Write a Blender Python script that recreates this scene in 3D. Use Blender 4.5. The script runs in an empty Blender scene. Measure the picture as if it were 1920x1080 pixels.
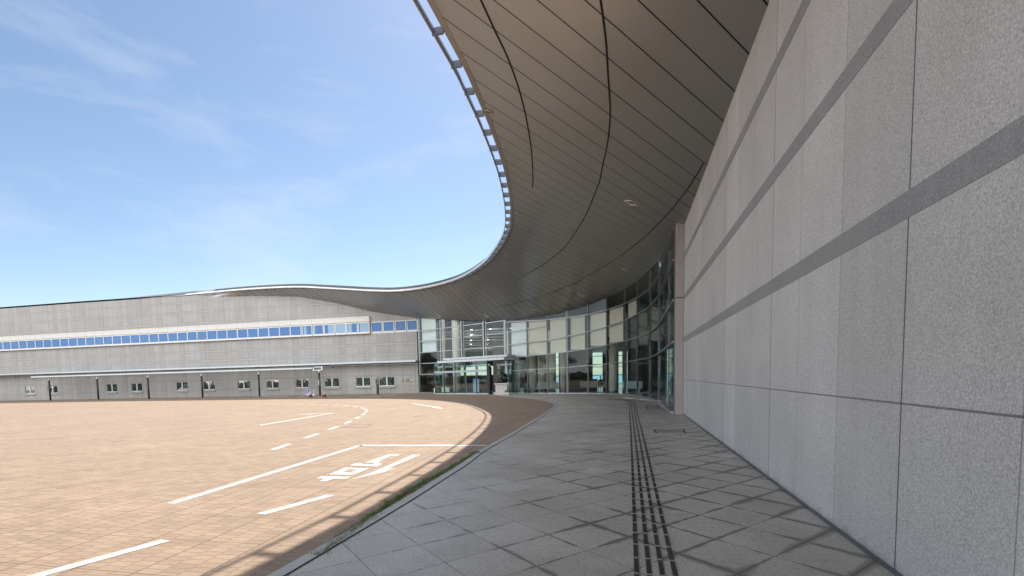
import bpy, math, random
import numpy as np
from math import radians, sin, cos, tan, atan, atan2, pi, hypot, sqrt
from mathutils import Vector, Matrix
from mathutils.bvhtree import BVHTree
random.seed(7)
sc = bpy.context.scene
COL = sc.collection

# ------------------------------------------------------------------ camera
F, PPX, K, ROLL, H = 930., 880., 8e-5, 0.025, 1.6
PITCH = atan(F*K); PPY = 707.3 + F*tan(PITCH); YAW = atan((1179-PPX)/F)
fw = np.array([-sin(YAW)*cos(PITCH), cos(YAW)*cos(PITCH), -sin(PITCH)])
rt0 = np.array([cos(YAW), sin(YAW), 0.]); up0 = np.cross(rt0, fw)
rt = rt0*cos(ROLL)-up0*sin(ROLL); up = up0*cos(ROLL)+rt0*sin(ROLL)
CAM = np.array([0, 0, H])
cd = bpy.data.cameras.new('camera'); cam = bpy.data.objects.new('camera', cd); COL.objects.link(cam)
cam.matrix_world = Matrix(((rt[0], up[0], -fw[0], 0), (rt[1], up[1], -fw[1], 0), (rt[2], up[2], -fw[2], H), (0, 0, 0, 1)))
cd.sensor_width = 36; cd.lens = 36*F/1920
cd.shift_x = (960-PPX)/1920; cd.shift_y = (PPY-540)/1920
cd.clip_start = .1; cd.clip_end = 20000
sc.camera = cam

# ------------------------------------------------------------------ sky, sun, exposure
SUNV = Vector((.85, -7.6, -9.7)).normalized()          # the way the light travels
EL = math.asin(-SUNV.z); AZ = atan2(-SUNV.x, -SUNV.y)
w = bpy.data.worlds.new('World'); sc.world = w; w.use_nodes = True
nt = w.node_tree; nt.nodes.clear()
out = nt.nodes.new('ShaderNodeOutputWorld'); bg = nt.nodes.new('ShaderNodeBackground')
sky = nt.nodes.new('ShaderNodeTexSky'); sky.sky_type = 'NISHITA'; sky.sun_disc = False
sky.sun_elevation = EL; sky.sun_rotation = AZ; sky.altitude = 0; sky.air_density = 1.0; sky.dust_density = .35; sky.ozone_density = 1.3
tc = nt.nodes.new('ShaderNodeTexCoord'); mp = nt.nodes.new('ShaderNodeMapping'); mp.inputs['Scale'].default_value = (1.6, 1.6, 5.5)
mp.inputs['Rotation'].default_value = (.12, .25, 0.4)
ns = nt.nodes.new('ShaderNodeTexNoise'); ns.inputs['Scale'].default_value = 2.3; ns.inputs['Detail'].default_value = 7; ns.inputs['Roughness'].default_value = .58
ns.inputs['Distortion'].default_value = .35
cr = nt.nodes.new('ShaderNodeValToRGB'); cr.color_ramp.elements[0].position = .5; cr.color_ramp.elements[1].position = .88
cr.color_ramp.elements[1].color = (.42, .42, .42, 1)
mx = nt.nodes.new('ShaderNodeMixRGB'); mx.inputs['Color2'].default_value = (6.3, 6.5, 6.6, 1)
nt.links.new(tc.outputs['Generated'], mp.inputs['Vector']); nt.links.new(mp.outputs['Vector'], ns.inputs['Vector'])
nt.links.new(ns.outputs['Fac'], cr.inputs['Fac']); nt.links.new(cr.outputs['Color'], mx.inputs['Fac'])
nt.links.new(sky.outputs['Color'], mx.inputs['Color1'])
# bright cloud bank added in the unseen sky behind the viewer, to fill the shade
sx_ = nt.nodes.new('ShaderNodeSeparateXYZ'); nt.links.new(tc.outputs['Generated'], sx_.inputs[0])
n2 = nt.nodes.new('ShaderNodeTexNoise'); n2.inputs['Scale'].default_value = 2.2; n2.inputs['Detail'].default_value = 8; n2.inputs['Roughness'].default_value = .55; nt.links.new(tc.outputs['Generated'], n2.inputs['Vector'])
ma = nt.nodes.new('ShaderNodeMath'); ma.operation = 'MULTIPLY_ADD'; nt.links.new(sx_.outputs[1], ma.inputs[0]); ma.inputs[1].default_value = -.6; nt.links.new(n2.outputs['Fac'], ma.inputs[2])
c2 = nt.nodes.new('ShaderNodeValToRGB'); c2.color_ramp.elements[0].position = .72; c2.color_ramp.elements[1].position = .88; nt.links.new(ma.outputs[0], c2.inputs['Fac'])
mx2 = nt.nodes.new('ShaderNodeMixRGB'); mx2.inputs['Color2'].default_value = (21, 21.5, 22, 1); nt.links.new(c2.outputs['Color'], mx2.inputs['Fac']); nt.links.new(mx.outputs['Color'], mx2.inputs['Color1']); nt.links.new(mx2.outputs['Color'], bg.inputs['Color'])
bg.inputs['Strength'].default_value = .068
nt.links.new(bg.outputs['Background'], out.inputs['Surface'])
sd = bpy.data.lights.new('sun', 'SUN'); sd.energy = 3.1; sd.angle = radians(.53); sd.color = (1, .93, .82)
so = bpy.data.objects.new('sun', sd); COL.objects.link(so); so.rotation_euler = SUNV.to_track_quat('-Z', 'Y').to_euler(); so.location = (0, 0, 60)
sc.view_settings.view_transform = 'Standard'; sc.view_settings.look = 'None'; sc.view_settings.gamma = 1
sc.view_settings.exposure = 1.15
sc.render.engine = 'CYCLES'
cy = sc.cycles
cy.use_denoising = True; cy.max_bounces = 10; cy.diffuse_bounces = 5; cy.glossy_bounces = 5; cy.transmission_bounces = 6; cy.transparent_max_bounces = 32
cy.caustics_reflective = False; cy.caustics_refractive = False; cy.sample_clamp_indirect = 6

# ------------------------------------------------------------------ from the photo's pixels to points of the place
def ray(u, v): return fw + rt*(u-PPX)/F + up*(PPY-v)/F
def at(u, v, z=0.):
    d = ray(u, v); return CAM + d*(z-H)/d[2]
def atx(u, v, x): d = ray(u, v); return CAM + d*x/d[0]
def onplane(u, v, p, q):
    n = np.array([-(q[1]-p[1]), q[0]-p[0], 0.]); d = ray(u, v)
    return CAM + d*((n@(np.array([p[0], p[1], 0])-CAM))/(n@d))
def zat(b, u, v):                                       # height over base point b seen at row v
    d = ray(u, v); t = (b[0]*d[0]+b[1]*d[1])/(d[0]**2+d[1]**2); return H+t*d[2]
def depthof(p): return (np.array([p[0], p[1], 0])-np.array([0, 0, H]))@fw
def crop(l, x, y, s): return [(x+a/s, y+b/s) for a, b in l]

# ------------------------------------------------------------------ helpers
class MB:
    def __init__(s): s.v = []; s.f = []
    def poly(s, pts):
        n = len(s.v); s.v += [tuple(map(float, p)) for p in pts]; s.f.append(tuple(range(n, n+len(pts)))); return s
    def hexa(s, b, t):                                  # bottom 4, top 4
        n = len(s.v); s.v += [tuple(map(float, p)) for p in list(b)+list(t)]
        s.f += [(n+3, n+2, n+1, n), (n+4, n+5, n+6, n+7)]
        for i in range(4): j = (i+1) % 4; s.f.append((n+i, n+j, n+4+j, n+4+i))
        return s
    def box(s, x0, x1, y0, y1, z0, z1):
        return s.hexa([(x0, y0, z0), (x1, y0, z0), (x1, y1, z0), (x0, y1, z0)], [(x0, y0, z1), (x1, y0, z1), (x1, y1, z1), (x0, y1, z1)])
    def prism(s, poly, z0, z1):
        n = len(s.v); m = len(poly)
        s.v += [(float(p[0]), float(p[1]), z0) for p in poly]+[(float(p[0]), float(p[1]), z1) for p in poly]
        s.f += [tuple(range(n+m-1, n-1, -1)), tuple(range(n+m, n+2*m))]
        for i in range(m): j = (i+1) % m; s.f.append((n+i, n+j, n+m+j, n+m+i))
        return s
    def bar(s, a, b, w, h, upv=(0, 0, 1)):              # rectangular bar from a to b, w across, h along upv
        a = Vector(a); b = Vector(b); d = (b-a).normalized(); u = Vector(upv); x = d.cross(u).normalized(); u = x.cross(d)
        q = [x*(-w/2)-u*h/2, x*(w/2)-u*h/2, x*(w/2)+u*h/2, x*(-w/2)+u*h/2]
        return s.hexa([a+k for k in q], [b+k for k in q])
    def tube(s, path, rx, rz=None, n=8, closed=False):  # elliptic sweep, rz measured along z
        rz = rz or rx; P = [Vector(p) for p in path]; N = len(P); base = len(s.v)
        for i, p in enumerate(P):
            t = (P[min(i+1, N-1)]-P[max(i-1, 0)]).normalized()
            u = Vector((0, 0, 1)) if abs(t.z) < .95 else Vector((1, 0, 0))
            x = t.cross(u).normalized(); u = x.cross(t)
            for k in range(n):
                a = 2*pi*k/n; s.v.append(tuple(p+x*rx*cos(a)+u*rz*sin(a)))
        for i in range(N-1):
            for k in range(n):
                k2 = (k+1) % n; s.f.append((base+i*n+k, base+i*n+k2, base+(i+1)*n+k2, base+(i+1)*n+k))
        s.f.append(tuple(base+k for k in range(n-1, -1, -1))); s.f.append(tuple(base+(N-1)*n+k for k in range(n)))
        return s
    def lathe(s, prof, c=(0, 0, 0), n=24):
        base = len(s.v)
        for r, z in prof:
            for k in range(n):
                a = 2*pi*k/n; s.v.append((c[0]+r*cos(a), c[1]+r*sin(a), c[2]+z))
        for i in range(len(prof)-1):
            for k in range(n):
                k2 = (k+1) % n; s.f.append((base+i*n+k, base+i*n+k2, base+(i+1)*n+k2, base+(i+1)*n+k))
        s.f.append(tuple(base+k for k in range(n-1, -1, -1))); m = base+(len(prof)-1)*n; s.f.append(tuple(m+k for k in range(n)))
        return s
WL = {}
def link(name, me, mat, parent=None, smooth=False):
    o = bpy.data.objects.new(name, me); COL.objects.link(o)
    if mat: me.materials.append(mat)
    if parent: o.parent = parent
    if smooth:
        for p in me.polygons: p.use_smooth = True
    return o
def obj(name, mb, mat, parent=None, smooth=False, label=None, loc=None):
    """one mesh object; coordinates in mb are world ones, the parent's base is taken off"""
    off = Vector(loc) if loc is not None else WL.get(parent.name, Vector((0, 0, 0))) if parent else Vector((0, 0, 0))
    me = bpy.data.meshes.new(name); me.from_pydata([tuple(Vector(v)-off) for v in mb.v], [], mb.f); me.update()
    o = link(name, me, mat, parent, smooth); WL[o.name] = off
    if loc is not None: o.location = loc
    if label: o['label'] = label
    return o
def thing(name, label, cat, loc=(0, 0, 0), group=None):
    o = bpy.data.objects.new(name, None); COL.objects.link(o); o.location = loc; o.empty_display_size = .2
    WL[o.name] = Vector(loc); return tag(o, label, cat, group)
def tag(o, label, cat, group=None):
    o['label'] = label; o['category'] = cat
    if group: o['group'] = group
    return o
def struct(name, mb, mat, smooth=False):
    o = obj(name, mb, mat, smooth=smooth); o['kind'] = 'structure'; return o
def dup(o, loc, rotz=None, label=None, parent=None, scale=None):
    c = o.copy(); COL.objects.link(c)
    if parent is None:
        c.location = loc; WL[c.name] = Vector(loc)
        if rotz is not None: c.rotation_euler = (0, 0, rotz)
        if scale: c.scale = (scale,)*3
        if label: c['label'] = label
    else: c.parent = parent
    for ch in list(o.children): dup(ch, None, parent=c)
    return c
def solidify(o, t, off=0):
    pass
def bevel(o, wd=.01, seg=2):
    m = o.modifiers.new('bevel', 'BEVEL'); m.width = wd; m.segments = seg; m.limit_method = 'ANGLE'; m.angle_limit = radians(40); return o
def skin(name, pts, edges, mat, parent=None, sub=2, loc=(0, 0, 0)):
    """pts: list of (x,y,z,r); grows one continuous surface round the joints and returns it as a mesh object"""
    me = bpy.data.meshes.new(name+'_bones'); me.from_pydata([p[:3] for p in pts], edges, []); me.update()
    o = bpy.data.objects.new(name+'_bones', me); COL.objects.link(o)
    o.modifiers.new('skin', 'SKIN')
    if not me.skin_vertices:
        bpy.context.view_layer.objects.active = o
    sv = me.skin_vertices[0].data
    for i, p in enumerate(pts):
        r = p[3] if isinstance(p[3], tuple) else (p[3], p[3]); sv[i].radius = r; sv[i].use_root = (i == 0)
    m = o.modifiers.new('sub', 'SUBSURF'); m.levels = sub; m.render_levels = sub
    dg = bpy.context.evaluated_depsgraph_get(); ev = o.evaluated_get(dg)
    nm = bpy.data.meshes.new_from_object(ev); nm.name = name
    bpy.data.objects.remove(o); bpy.data.meshes.remove(me)
    nm.materials.clear()
    r = link(name, nm, mat, parent, True); r.location = loc; return r

# ------------------------------------------------------------------ materials
def newmat(name):
    m = bpy.data.materials.new(name); m.use_nodes = True; n = m.node_tree; b = n.nodes['Principled BSDF']; return m, n, b
def N(nt_, t, **k):
    n = nt_.nodes.new(t)
    for a, b in k.items():
        if a.startswith('i_'): n.inputs[a[2:].replace('_', ' ')].default_value = b
        else: setattr(n, a, b)
    return n
def plain(name, col, rough=.5, metal=0., spec=.5, var=.08, scale=3., bump=0.):
    m, n, b = newmat(name)
    tcn = N(n, 'ShaderNodeTexCoord'); nz = N(n, 'ShaderNodeTexNoise'); nz.inputs['Scale'].default_value = scale; nz.inputs['Detail'].default_value = 6
    n.links.new(tcn.outputs['Object'], nz.inputs['Vector'])
    r = N(n, 'ShaderNodeValToRGB'); c = Vector(col)
    r.color_ramp.elements[0].position = .3; r.color_ramp.elements[1].position = .7
    r.color_ramp.elements[0].color = tuple(c*(1-var))+(1,); r.color_ramp.elements[1].color = tuple(c*(1+var))+(1,)
    n.links.new(nz.outputs['Fac'], r.inputs['Fac']); n.links.new(r.outputs['Color'], b.inputs['Base Color'])
    b.inputs['Roughness'].default_value = rough; b.inputs['Metallic'].default_value = metal; b.inputs['Specular IOR Level'].default_value = spec
    if bump:
        bp = N(n, 'ShaderNodeBump'); bp.inputs['Strength'].default_value = bump; n.links.new(nz.outputs['Fac'], bp.inputs['Height']); n.links.new(bp.outputs['Normal'], b.inputs['Normal'])
    return m
def mathn(n, op, a, b=None, c=None):
    x = n.nodes.new('ShaderNodeMath'); x.operation = op
    for i, q in enumerate((a, b, c)):
        if q is None: continue
        if isinstance(q, (int, float)): x.inputs[i].default_value = q
        else: n.links.new(q, x.inputs[i])
    return x.outputs[0]
def lin(n, xyz, cx, cy_, cz=0., off=0.):
    """off + cx*x + cy*y + cz*z from a separated vector"""
    s = mathn(n, 'MULTIPLY', xyz.outputs[0], cx); s = mathn(n, 'MULTIPLY_ADD', xyz.outputs[1], cy_, s); s = mathn(n, 'MULTIPLY_ADD', xyz.outputs[2], cz, s)
    return mathn(n, 'ADD', s, off)
def joint(n, d, pitch, width):
    """1 on a joint of the given width, repeated every pitch along d"""
    fr = mathn(n, 'FRACT', mathn(n, 'DIVIDE', d, pitch)); e = mathn(n, 'MINIMUM', fr, mathn(n, 'SUBTRACT', 1., fr))
    return mathn(n, 'LESS_THAN', e, width/pitch/2)
def cell(n, d, pitch): return mathn(n, 'FLOOR', mathn(n, 'DIVIDE', d, pitch))
def mixc(n, fac, a, b, mode='MIX'):
    x = n.nodes.new('ShaderNodeMixRGB'); x.blend_type = mode
    for s, q in ((0, fac), (1, a), (2, b)):
        if isinstance(q, (int, float)): x.inputs[s].default_value = q
        elif isinstance(q, tuple): x.inputs[s].default_value = q+(1,) if len(q) == 3 else q
        else: n.links.new(q, x.inputs[s])
    return x.outputs[0]
def noise(n, vec, scale, detail=5, rough=.55):
    z = N(n, 'ShaderNodeTexNoise'); z.inputs['Scale'].default_value = scale; z.inputs['Detail'].default_value = detail; z.inputs['Roughness'].default_value = rough
    if vec is not None: n.links.new(vec, z.inputs['Vector'])
    return z.outputs['Fac']
def ramp(n, fac, p0, p1, c0=(0, 0, 0), c1=(1, 1, 1)):
    r = N(n, 'ShaderNodeValToRGB'); r.color_ramp.elements[0].position = p0; r.color_ramp.elements[1].position = p1
    r.color_ramp.elements[0].color = c0+(1,); r.color_ramp.elements[1].color = c1+(1,); n.links.new(fac, r.inputs['Fac']); return r.outputs['Color']
def white_noise(n, a, b=None):
    c = N(n, 'ShaderNodeCombineXYZ'); n.links.new(a, c.inputs[0])
    if b is not None: n.links.new(b, c.inputs[1])
    z = N(n, 'ShaderNodeTexWhiteNoise'); z.noise_dimensions = '3D'; n.links.new(c.outputs[0], z.inputs['Vector']); return z.outputs['Value']

# plaza bricks: courses run away from the camera (about 95 degrees), a brick is .2 across and .1 along
def brick_mat():
    m, n, b = newmat('brick_paving'); g = N(n, 'ShaderNodeTexCoord'); xyz = N(n, 'ShaderNodeSeparateXYZ'); n.links.new(g.outputs['Object'], xyz.inputs[0])
    a = radians(94.5); al = lin(n, xyz, cos(a), sin(a)); ac = lin(n, xyz, -sin(a), cos(a))
    co = N(n, 'ShaderNodeCombineXYZ'); n.links.new(al, co.inputs[0]); n.links.new(ac, co.inputs[1])
    bt = N(n, 'ShaderNodeTexBrick'); n.links.new(co.outputs[0], bt.inputs['Vector'])
    bt.inputs['Color1'].default_value = (.36, .26, .182, 1); bt.inputs['Color2'].default_value = (.275, .193, .133, 1); bt.inputs['Mortar'].default_value = (.16, .12, .09, 1)
    bt.inputs['Scale'].default_value = 1; bt.inputs['Mortar Size'].default_value = .0045; bt.inputs['Mortar Smooth'].default_value = .2
    bt.inputs['Brick Width'].default_value = .105; bt.inputs['Row Height'].default_value = .21; bt.inputs['Bias'].default_value = -.25
    big = noise(n, g.outputs['Object'], .35, 6, .6); c = mixc(n, 1., bt.outputs['Color'], ramp(n, big, .25, .75, (.87, .86, .84), (1.07, 1.07, 1.07)), 'MULTIPLY')
    med = med_ = noise(n, g.outputs['Object'], 2.2, 8, .7); c = mixc(n, 1., c, ramp(n, med, .3, .62, (.89, .88, .87), (1.04, 1.04, 1.04)), 'MULTIPLY')
    fine = noise(n, g.outputs['Object'], 60, 3); c = mixc(n, 1., c, ramp(n, fine, .3, .7, (.85, .85, .85), (1.12, 1.12, 1.12)), 'MULTIPLY')
    ej = mathn(n, 'MAXIMUM', joint(n, ac, .63, .018), joint(n, al, .84, .014)); c = mixc(n, mathn(n, 'MULTIPLY', ej, .7), c, (.1, .075, .055))
    # faint tyre arcs round the turning circle and a few worn dark spots
    dx = mathn(n, 'ADD', xyz.outputs[0], 23.); dy = mathn(n, 'ADD', xyz.outputs[1], -17.); rr_ = mathn(n, 'SQRT', mathn(n, 'ADD', mathn(n, 'MULTIPLY', dx, dx), mathn(n, 'MULTIPLY', dy, dy)))
    wob = noise(n, g.outputs['Object'], .12, 2); rr_ = mathn(n, 'MULTIPLY_ADD', wob, 5., rr_); wv_ = mathn(n, 'SINE', mathn(n, 'MULTIPLY', rr_, 3.6)); tyre = ramp(n, wv_, .55, 1., (0., 0., 0.), (.16, .16, .16)); tyre = mixc(n, 1., tyre, ramp(n, med_, .35, .6), 'MULTIPLY'); c = mixc(n, tyre, c, (.1, .075, .06))
    st = noise(n, g.outputs['Object'], .9, 4, .6); c = mixc(n, 1., c, ramp(n, st, .27, .36, (.72, .7, .68), (1., 1., 1.)), 'MULTIPLY')
    n.links.new(c, b.inputs['Base Color']); b.inputs['Roughness'].default_value = .8
    bp = N(n, 'ShaderNodeBump'); bp.inputs['Strength'].default_value = .35; bp.inputs['Distance'].default_value = .01
    n.links.new(mathn(n, 'MULTIPLY_ADD', fine, .3, mathn(n, 'SUBTRACT', 1., bt.outputs['Fac'])), bp.inputs['Height']); n.links.new(bp.outputs['Normal'], b.inputs['Normal'])
    return m
def paver_mat():
    m, n, b = newmat('granite_paving'); g = N(n, 'ShaderNodeTexCoord'); xyz = N(n, 'ShaderNodeSeparateXYZ'); n.links.new(g.outputs['Object'], xyz.inputs[0])
    a1 = radians(-42.1); a2 = radians(52.2)
    d1 = lin(n, xyz, -sin(a1), cos(a1), 0, -4.29); d2 = lin(n, xyz, -sin(a2), cos(a2), 0, -4.66)
    p1, p2 = .602, .542
    fine = noise(n, g.outputs['Object'], 95, 2, .6); vor = N(n, 'ShaderNodeTexVoronoi'); vor.inputs['Scale'].default_value = 130; n.links.new(g.outputs['Object'], vor.inputs['Vector'])
    c = ramp(n, fine, .32, .68, (.28, .255, .22), (.64, .60, .535))
    c = mixc(n, .55, c, ramp(n, vor.outputs['Color'], .1, .9, (.25, .23, .2), (.7, .665, .61)))
    tile = white_noise(n, cell(n, d1, p1), cell(n, d2, p2)); c = mixc(n, 1., c, ramp(n, tile, 0., 1., (.93, .925, .915), (1.06, 1.06, 1.065)), 'MULTIPLY')
    big = noise(n, g.outputs['Object'], .55, 7, .65); c = mixc(n, 1., c, ramp(n, big, .3, .7, (.76, .72, .67), (1.1, 1.1, 1.1)), 'MULTIPLY')
    # dirt that gathers round the joints, in uneven stretches
    fr1 = mathn(n, 'FRACT', mathn(n, 'DIVIDE', d1, p1)); e1 = mathn(n, 'MULTIPLY', mathn(n, 'MINIMUM', fr1, mathn(n, 'SUBTRACT', 1., fr1)), p1)
    fr2 = mathn(n, 'FRACT', mathn(n, 'DIVIDE', d2, p2)); e2 = mathn(n, 'MULTIPLY', mathn(n, 'MINIMUM', fr2, mathn(n, 'SUBTRACT', 1., fr2)), p2)
    e = mathn(n, 'MINIMUM', e1, e2); dirt = noise(n, g.outputs['Object'], 1.3, 5, .6)
    dirt = mathn(n, 'ADD', dirt, mathn(n, 'MULTIPLY_ADD', xyz.outputs[0], .045, .03)); reach = mathn(n, 'MULTIPLY', ramp(n, dirt, .46, .72), .1); reach = mathn(n, 'ADD', reach, .003)
    f = mathn(n, 'SUBTRACT', 1., mathn(n, 'DIVIDE', e, reach)); f = mathn(n, 'MAXIMUM', f, 0.); f = mathn(n, 'MINIMUM', f, 1.)
    c = mixc(n, mathn(n, 'MULTIPLY', f, .75), c, (.045, .04, .036))
    j = mathn(n, 'LESS_THAN', e, .004); c = mixc(n, mathn(n, 'MULTIPLY', j, .55), c, (.03, .028, .026))
    n.links.new(c, b.inputs['Base Color'])
    n.links.new(ramp(n, big, .3, .7, (.55, .55, .55), (.42, .42, .42)), b.inputs['Roughness'])
    bp = N(n, 'ShaderNodeBump'); bp.inputs['Strength'].default_value = .25; bp.inputs['Distance'].default_value = .004; n.links.new(fine, bp.inputs['Height']); n.links.new(bp.outputs['Normal'], b.inputs['Normal'])
    return m
def granite_mat(name, lo, hi, vj=None, hj=None, ev=None, rough=.6, axis=(0, 1), grime=False):
    """speckled stone; vj = (pitch, offset, width, every) vertical joints along the axis, hj = list of heights of level joints"""
    m, n, b = newmat(name); g = N(n, 'ShaderNodeTexCoord'); xyz = N(n, 'ShaderNodeSeparateXYZ'); n.links.new(g.outputs['Object'], xyz.inputs[0])
    f1 = noise(n, g.outputs['Object'], 70, 2, .6); vor = N(n, 'ShaderNodeTexVoronoi'); vor.inputs['Scale'].default_value = 85; n.links.new(g.outputs['Object'], vor.inputs['Vector'])
    c = ramp(n, f1, .33, .67, lo, hi); c = mixc(n, .5, c, ramp(n, vor.outputs['Color'], .1, .9, lo, hi))
    big = noise(n, g.outputs['Object'], .7, 6, .6); c = mixc(n, 1., c, ramp(n, big, .3, .7, (.9, .9, .89), (1.06, 1.06, 1.06)), 'MULTIPLY')
    stv = N(n, 'ShaderNodeMapping'); stv.inputs['Scale'].default_value = (3.5, 3.5, .25); n.links.new(g.outputs['Object'], stv.inputs['Vector'])
    strk = noise(n, stv.outputs['Vector'], 1.5, 5, .65); c = mixc(n, 1., c, ramp(n, strk, .25, .5, (.93, .925, .92), (1.01, 1.01, 1.01)), 'MULTIPLY')
    if vj:
        s = lin(n, xyz, axis[0], axis[1], 0, vj[1])
        pan = white_noise(n, cell(n, s, vj[0])); c = mixc(n, 1., c, ramp(n, pan, 0., 1., (.9, .9, .895), (1.05, 1.05, 1.05)), 'MULTIPLY')
        c = mixc(n, mathn(n, 'MULTIPLY', joint(n, s, vj[0], vj[2]), .5), c, (.05, .048, .045))
        c = mixc(n, mathn(n, 'MULTIPLY', joint(n, s, vj[0]*vj[3], vj[2]*1.5), .8), c, (.03, .03, .03))
    if grime:
        gz = mathn(n, 'MULTIPLY', xyz.outputs[2], 2.6); gz = mathn(n, 'ADD', gz, mathn(n, 'MULTIPLY', noise(n, stv.outputs['Vector'], 1.1, 6, .7), .9)); c = mixc(n, ramp(n, gz, .38, .72, (.55, .55, .55), (0., 0., 0.)), c, (.11, .1, .085))
    for z in hj or []:
        d = mathn(n, 'ABSOLUTE', mathn(n, 'SUBTRACT', xyz.outputs[2], z)); c = mixc(n, mathn(n, 'MULTIPLY', mathn(n, 'LESS_THAN', d, .008), .7), c, (.05, .048, .045))
    n.links.new(c, b.inputs['Base Color']); b.inputs['Roughness'].default_value = rough
    bp = N(n, 'ShaderNodeBump'); bp.inputs['Strength'].default_value = .3; bp.inputs['Distance'].default_value = .004; n.links.new(f1, bp.inputs['Height']); n.links.new(bp.outputs['Normal'], b.inputs['Normal'])
    return m
def soffit_mat():
    m, n, b = newmat('soffit_panels'); g = N(n, 'ShaderNodeTexCoord'); xyz = N(n, 'ShaderNodeSeparateXYZ'); n.links.new(g.outputs['Object'], xyz.inputs[0])
    a = radians(48.3); d = lin(n, xyz, -sin(a), cos(a), 0, -SEAM0); p = .787
    pan = white_noise(n, cell(n, d, p)); c = mixc(n, 1., (.375, .368, .355), ramp(n, pan, 0., 1., (.95, .95, .95), (1.04, 1.04, 1.04)), 'MULTIPLY')
    big = noise(n, g.outputs['Object'], .5, 5, .6); c = mixc(n, 1., c, ramp(n, big, .3, .7, (.95, .95, .95), (1.04, 1.04, 1.04)), 'MULTIPLY')
    c = mixc(n, joint(n, d, p, .034), c, (.012, .011, .01))
    n.links.new(c, b.inputs['Base Color']); b.inputs['Roughness'].default_value = .36; b.inputs['Metallic'].default_value = .8
    return m
def glass(name, tint, refl=1., ior=1.5):
    m = bpy.data.materials.new(name); m.use_nodes = True; n = m.node_tree; n.nodes.clear()
    o = N(n, 'ShaderNodeOutputMaterial'); t = N(n, 'ShaderNodeBsdfTransparent'); t.inputs['Color'].default_value = tint+(1,)
    gl = N(n, 'ShaderNodeBsdfGlossy'); gl.inputs['Roughness'].default_value = .0; gl.inputs['Color'].default_value = (.92, .98, 1, 1)
    fr = N(n, 'ShaderNodeFresnel'); ge = N(n, 'ShaderNodeNewGeometry')
    n.links.new(mathn(n, 'MULTIPLY_ADD', ge.outputs['Backfacing'], 1/ior-ior, ior), fr.inputs['IOR'])
    g = N(n, 'ShaderNodeTexCoord'); nz = noise(n, g.outputs['Object'], .35, 2); bp = N(n, 'ShaderNodeBump'); bp.inputs['Strength'].default_value = .02; bp.inputs['Distance'].default_value = .05
    n.links.new(nz, bp.inputs['Height']); n.links.new(bp.outputs['Normal'], gl.inputs['Normal'])
    mx_ = N(n, 'ShaderNodeMixShader'); n.links.new(mathn(n, 'MULTIPLY', fr.outputs[0], refl), mx_.inputs[0]); n.links.new(t.outputs[0], mx_.inputs[1]); n.links.new(gl.outputs[0], mx_.inputs[2])
    n.links.new(mx_.outputs[0], o.inputs['Surface']); return m
def emit(name, col, st):
    m, n, b = newmat(name); b.inputs['Base Color'].default_value = col+(1,); b.inputs['Emission Color'].default_value = col+(1,); b.inputs['Emission Strength'].default_value = st; return m
SEAM0 = .415
def paint_mat():
    m, n, b = newmat('road_paint'); g = N(n, 'ShaderNodeTexCoord'); xyz = N(n, 'ShaderNodeSeparateXYZ'); n.links.new(g.outputs['Object'], xyz.inputs[0])
    a = radians(94.5); al = lin(n, xyz, cos(a), sin(a)); ac = lin(n, xyz, -sin(a), cos(a))
    f = noise(n, g.outputs['Object'], 14, 8, .7); c = ramp(n, f, .3, .46, (.38, .31, .25), (.6, .59, .555)); big = noise(n, g.outputs['Object'], 1.6, 4, .6)
    c = mixc(n, 1., c, ramp(n, big, .3, .65, (.8, .79, .77), (1., 1., 1.)), 'MULTIPLY')
    j = mathn(n, 'MAXIMUM', joint(n, al, .105, .009), joint(n, ac, .21, .008)); c = mixc(n, mathn(n, 'MULTIPLY', j, .45), c, (.25, .2, .16))
    n.links.new(c, b.inputs['Base Color']); b.inputs['Roughness'].default_value = .75; return m

M = {}
M['brick'] = brick_mat(); M['paver'] = paver_mat()
M['kerb'] = granite_mat('kerb_granite', (.3, .285, .265), (.6, .575, .54), vj=(1., .2, .012, 50), axis=(0, 1), rough=.6)
M['paint'] = paint_mat()
M['post'] = plain('pale_concrete', (.36, .33, .31), .7, var=.05, scale=2)
M['band'] = granite_mat('polished_granite_band', (.19, .182, .174), (.36, .348, .335), rough=.55)
M['steel'] = plain('satin_aluminium', (.42, .44, .45), .35, .6, var=.04)
M['dsteel'] = plain('dark_aluminium', (.16, .165, .17), .4, .6, var=.05)
M['white'] = plain('white_painted_steel', (.56, .6, .63), .4, 0, var=.04)
M['wframe'] = plain('window_frame_white', (.62, .61, .58), .45, 0, var=.05)
M['black'] = plain('black_paint', (.018, .018, .022), .4, 0, var=.1)
M['glass'] = glass('clear_green_glass', (.92, .952, .945), .58, 1.5)
M['sglass'] = glass('tinted_sea_glass', (.45, .60, .64), .6, 1.5)
M['vglass'] = glass('vestibule_glass', (.87, .95, .95), 1.2, 1.55)
M['edge'] = plain('glass_edge_green', (.07, .14, .13), .2, 0)
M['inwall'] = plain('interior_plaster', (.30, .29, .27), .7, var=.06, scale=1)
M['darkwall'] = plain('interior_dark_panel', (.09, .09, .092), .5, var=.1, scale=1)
M['column'] = plain('column_plaster', (.72, .66, .56), .7, var=.05, scale=1.5)
M['infloor'] = plain('polished_interior_floor', (.12, .125, .125), .15, var=.12, scale=1.5)
M['blind'] = plain('roller_blind_fabric', (.74, .66, .53), .9, var=.03, scale=2)
M['blindw'] = plain('white_blind_fabric', (.76, .78, .8), .9, var=.03, scale=2)
M['bronze'] = plain('dark_bronze', (.016, .014, .012), .42, .5, var=.4, scale=6, bump=.4)
M['pedestal'] = granite_mat('pedestal_granite', (.56, .54, .53), (.76, .74, .72))
M['gold'] = plain('gilded_letters', (.62, .5, .3), .3, .8, var=.1, scale=20)
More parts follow.
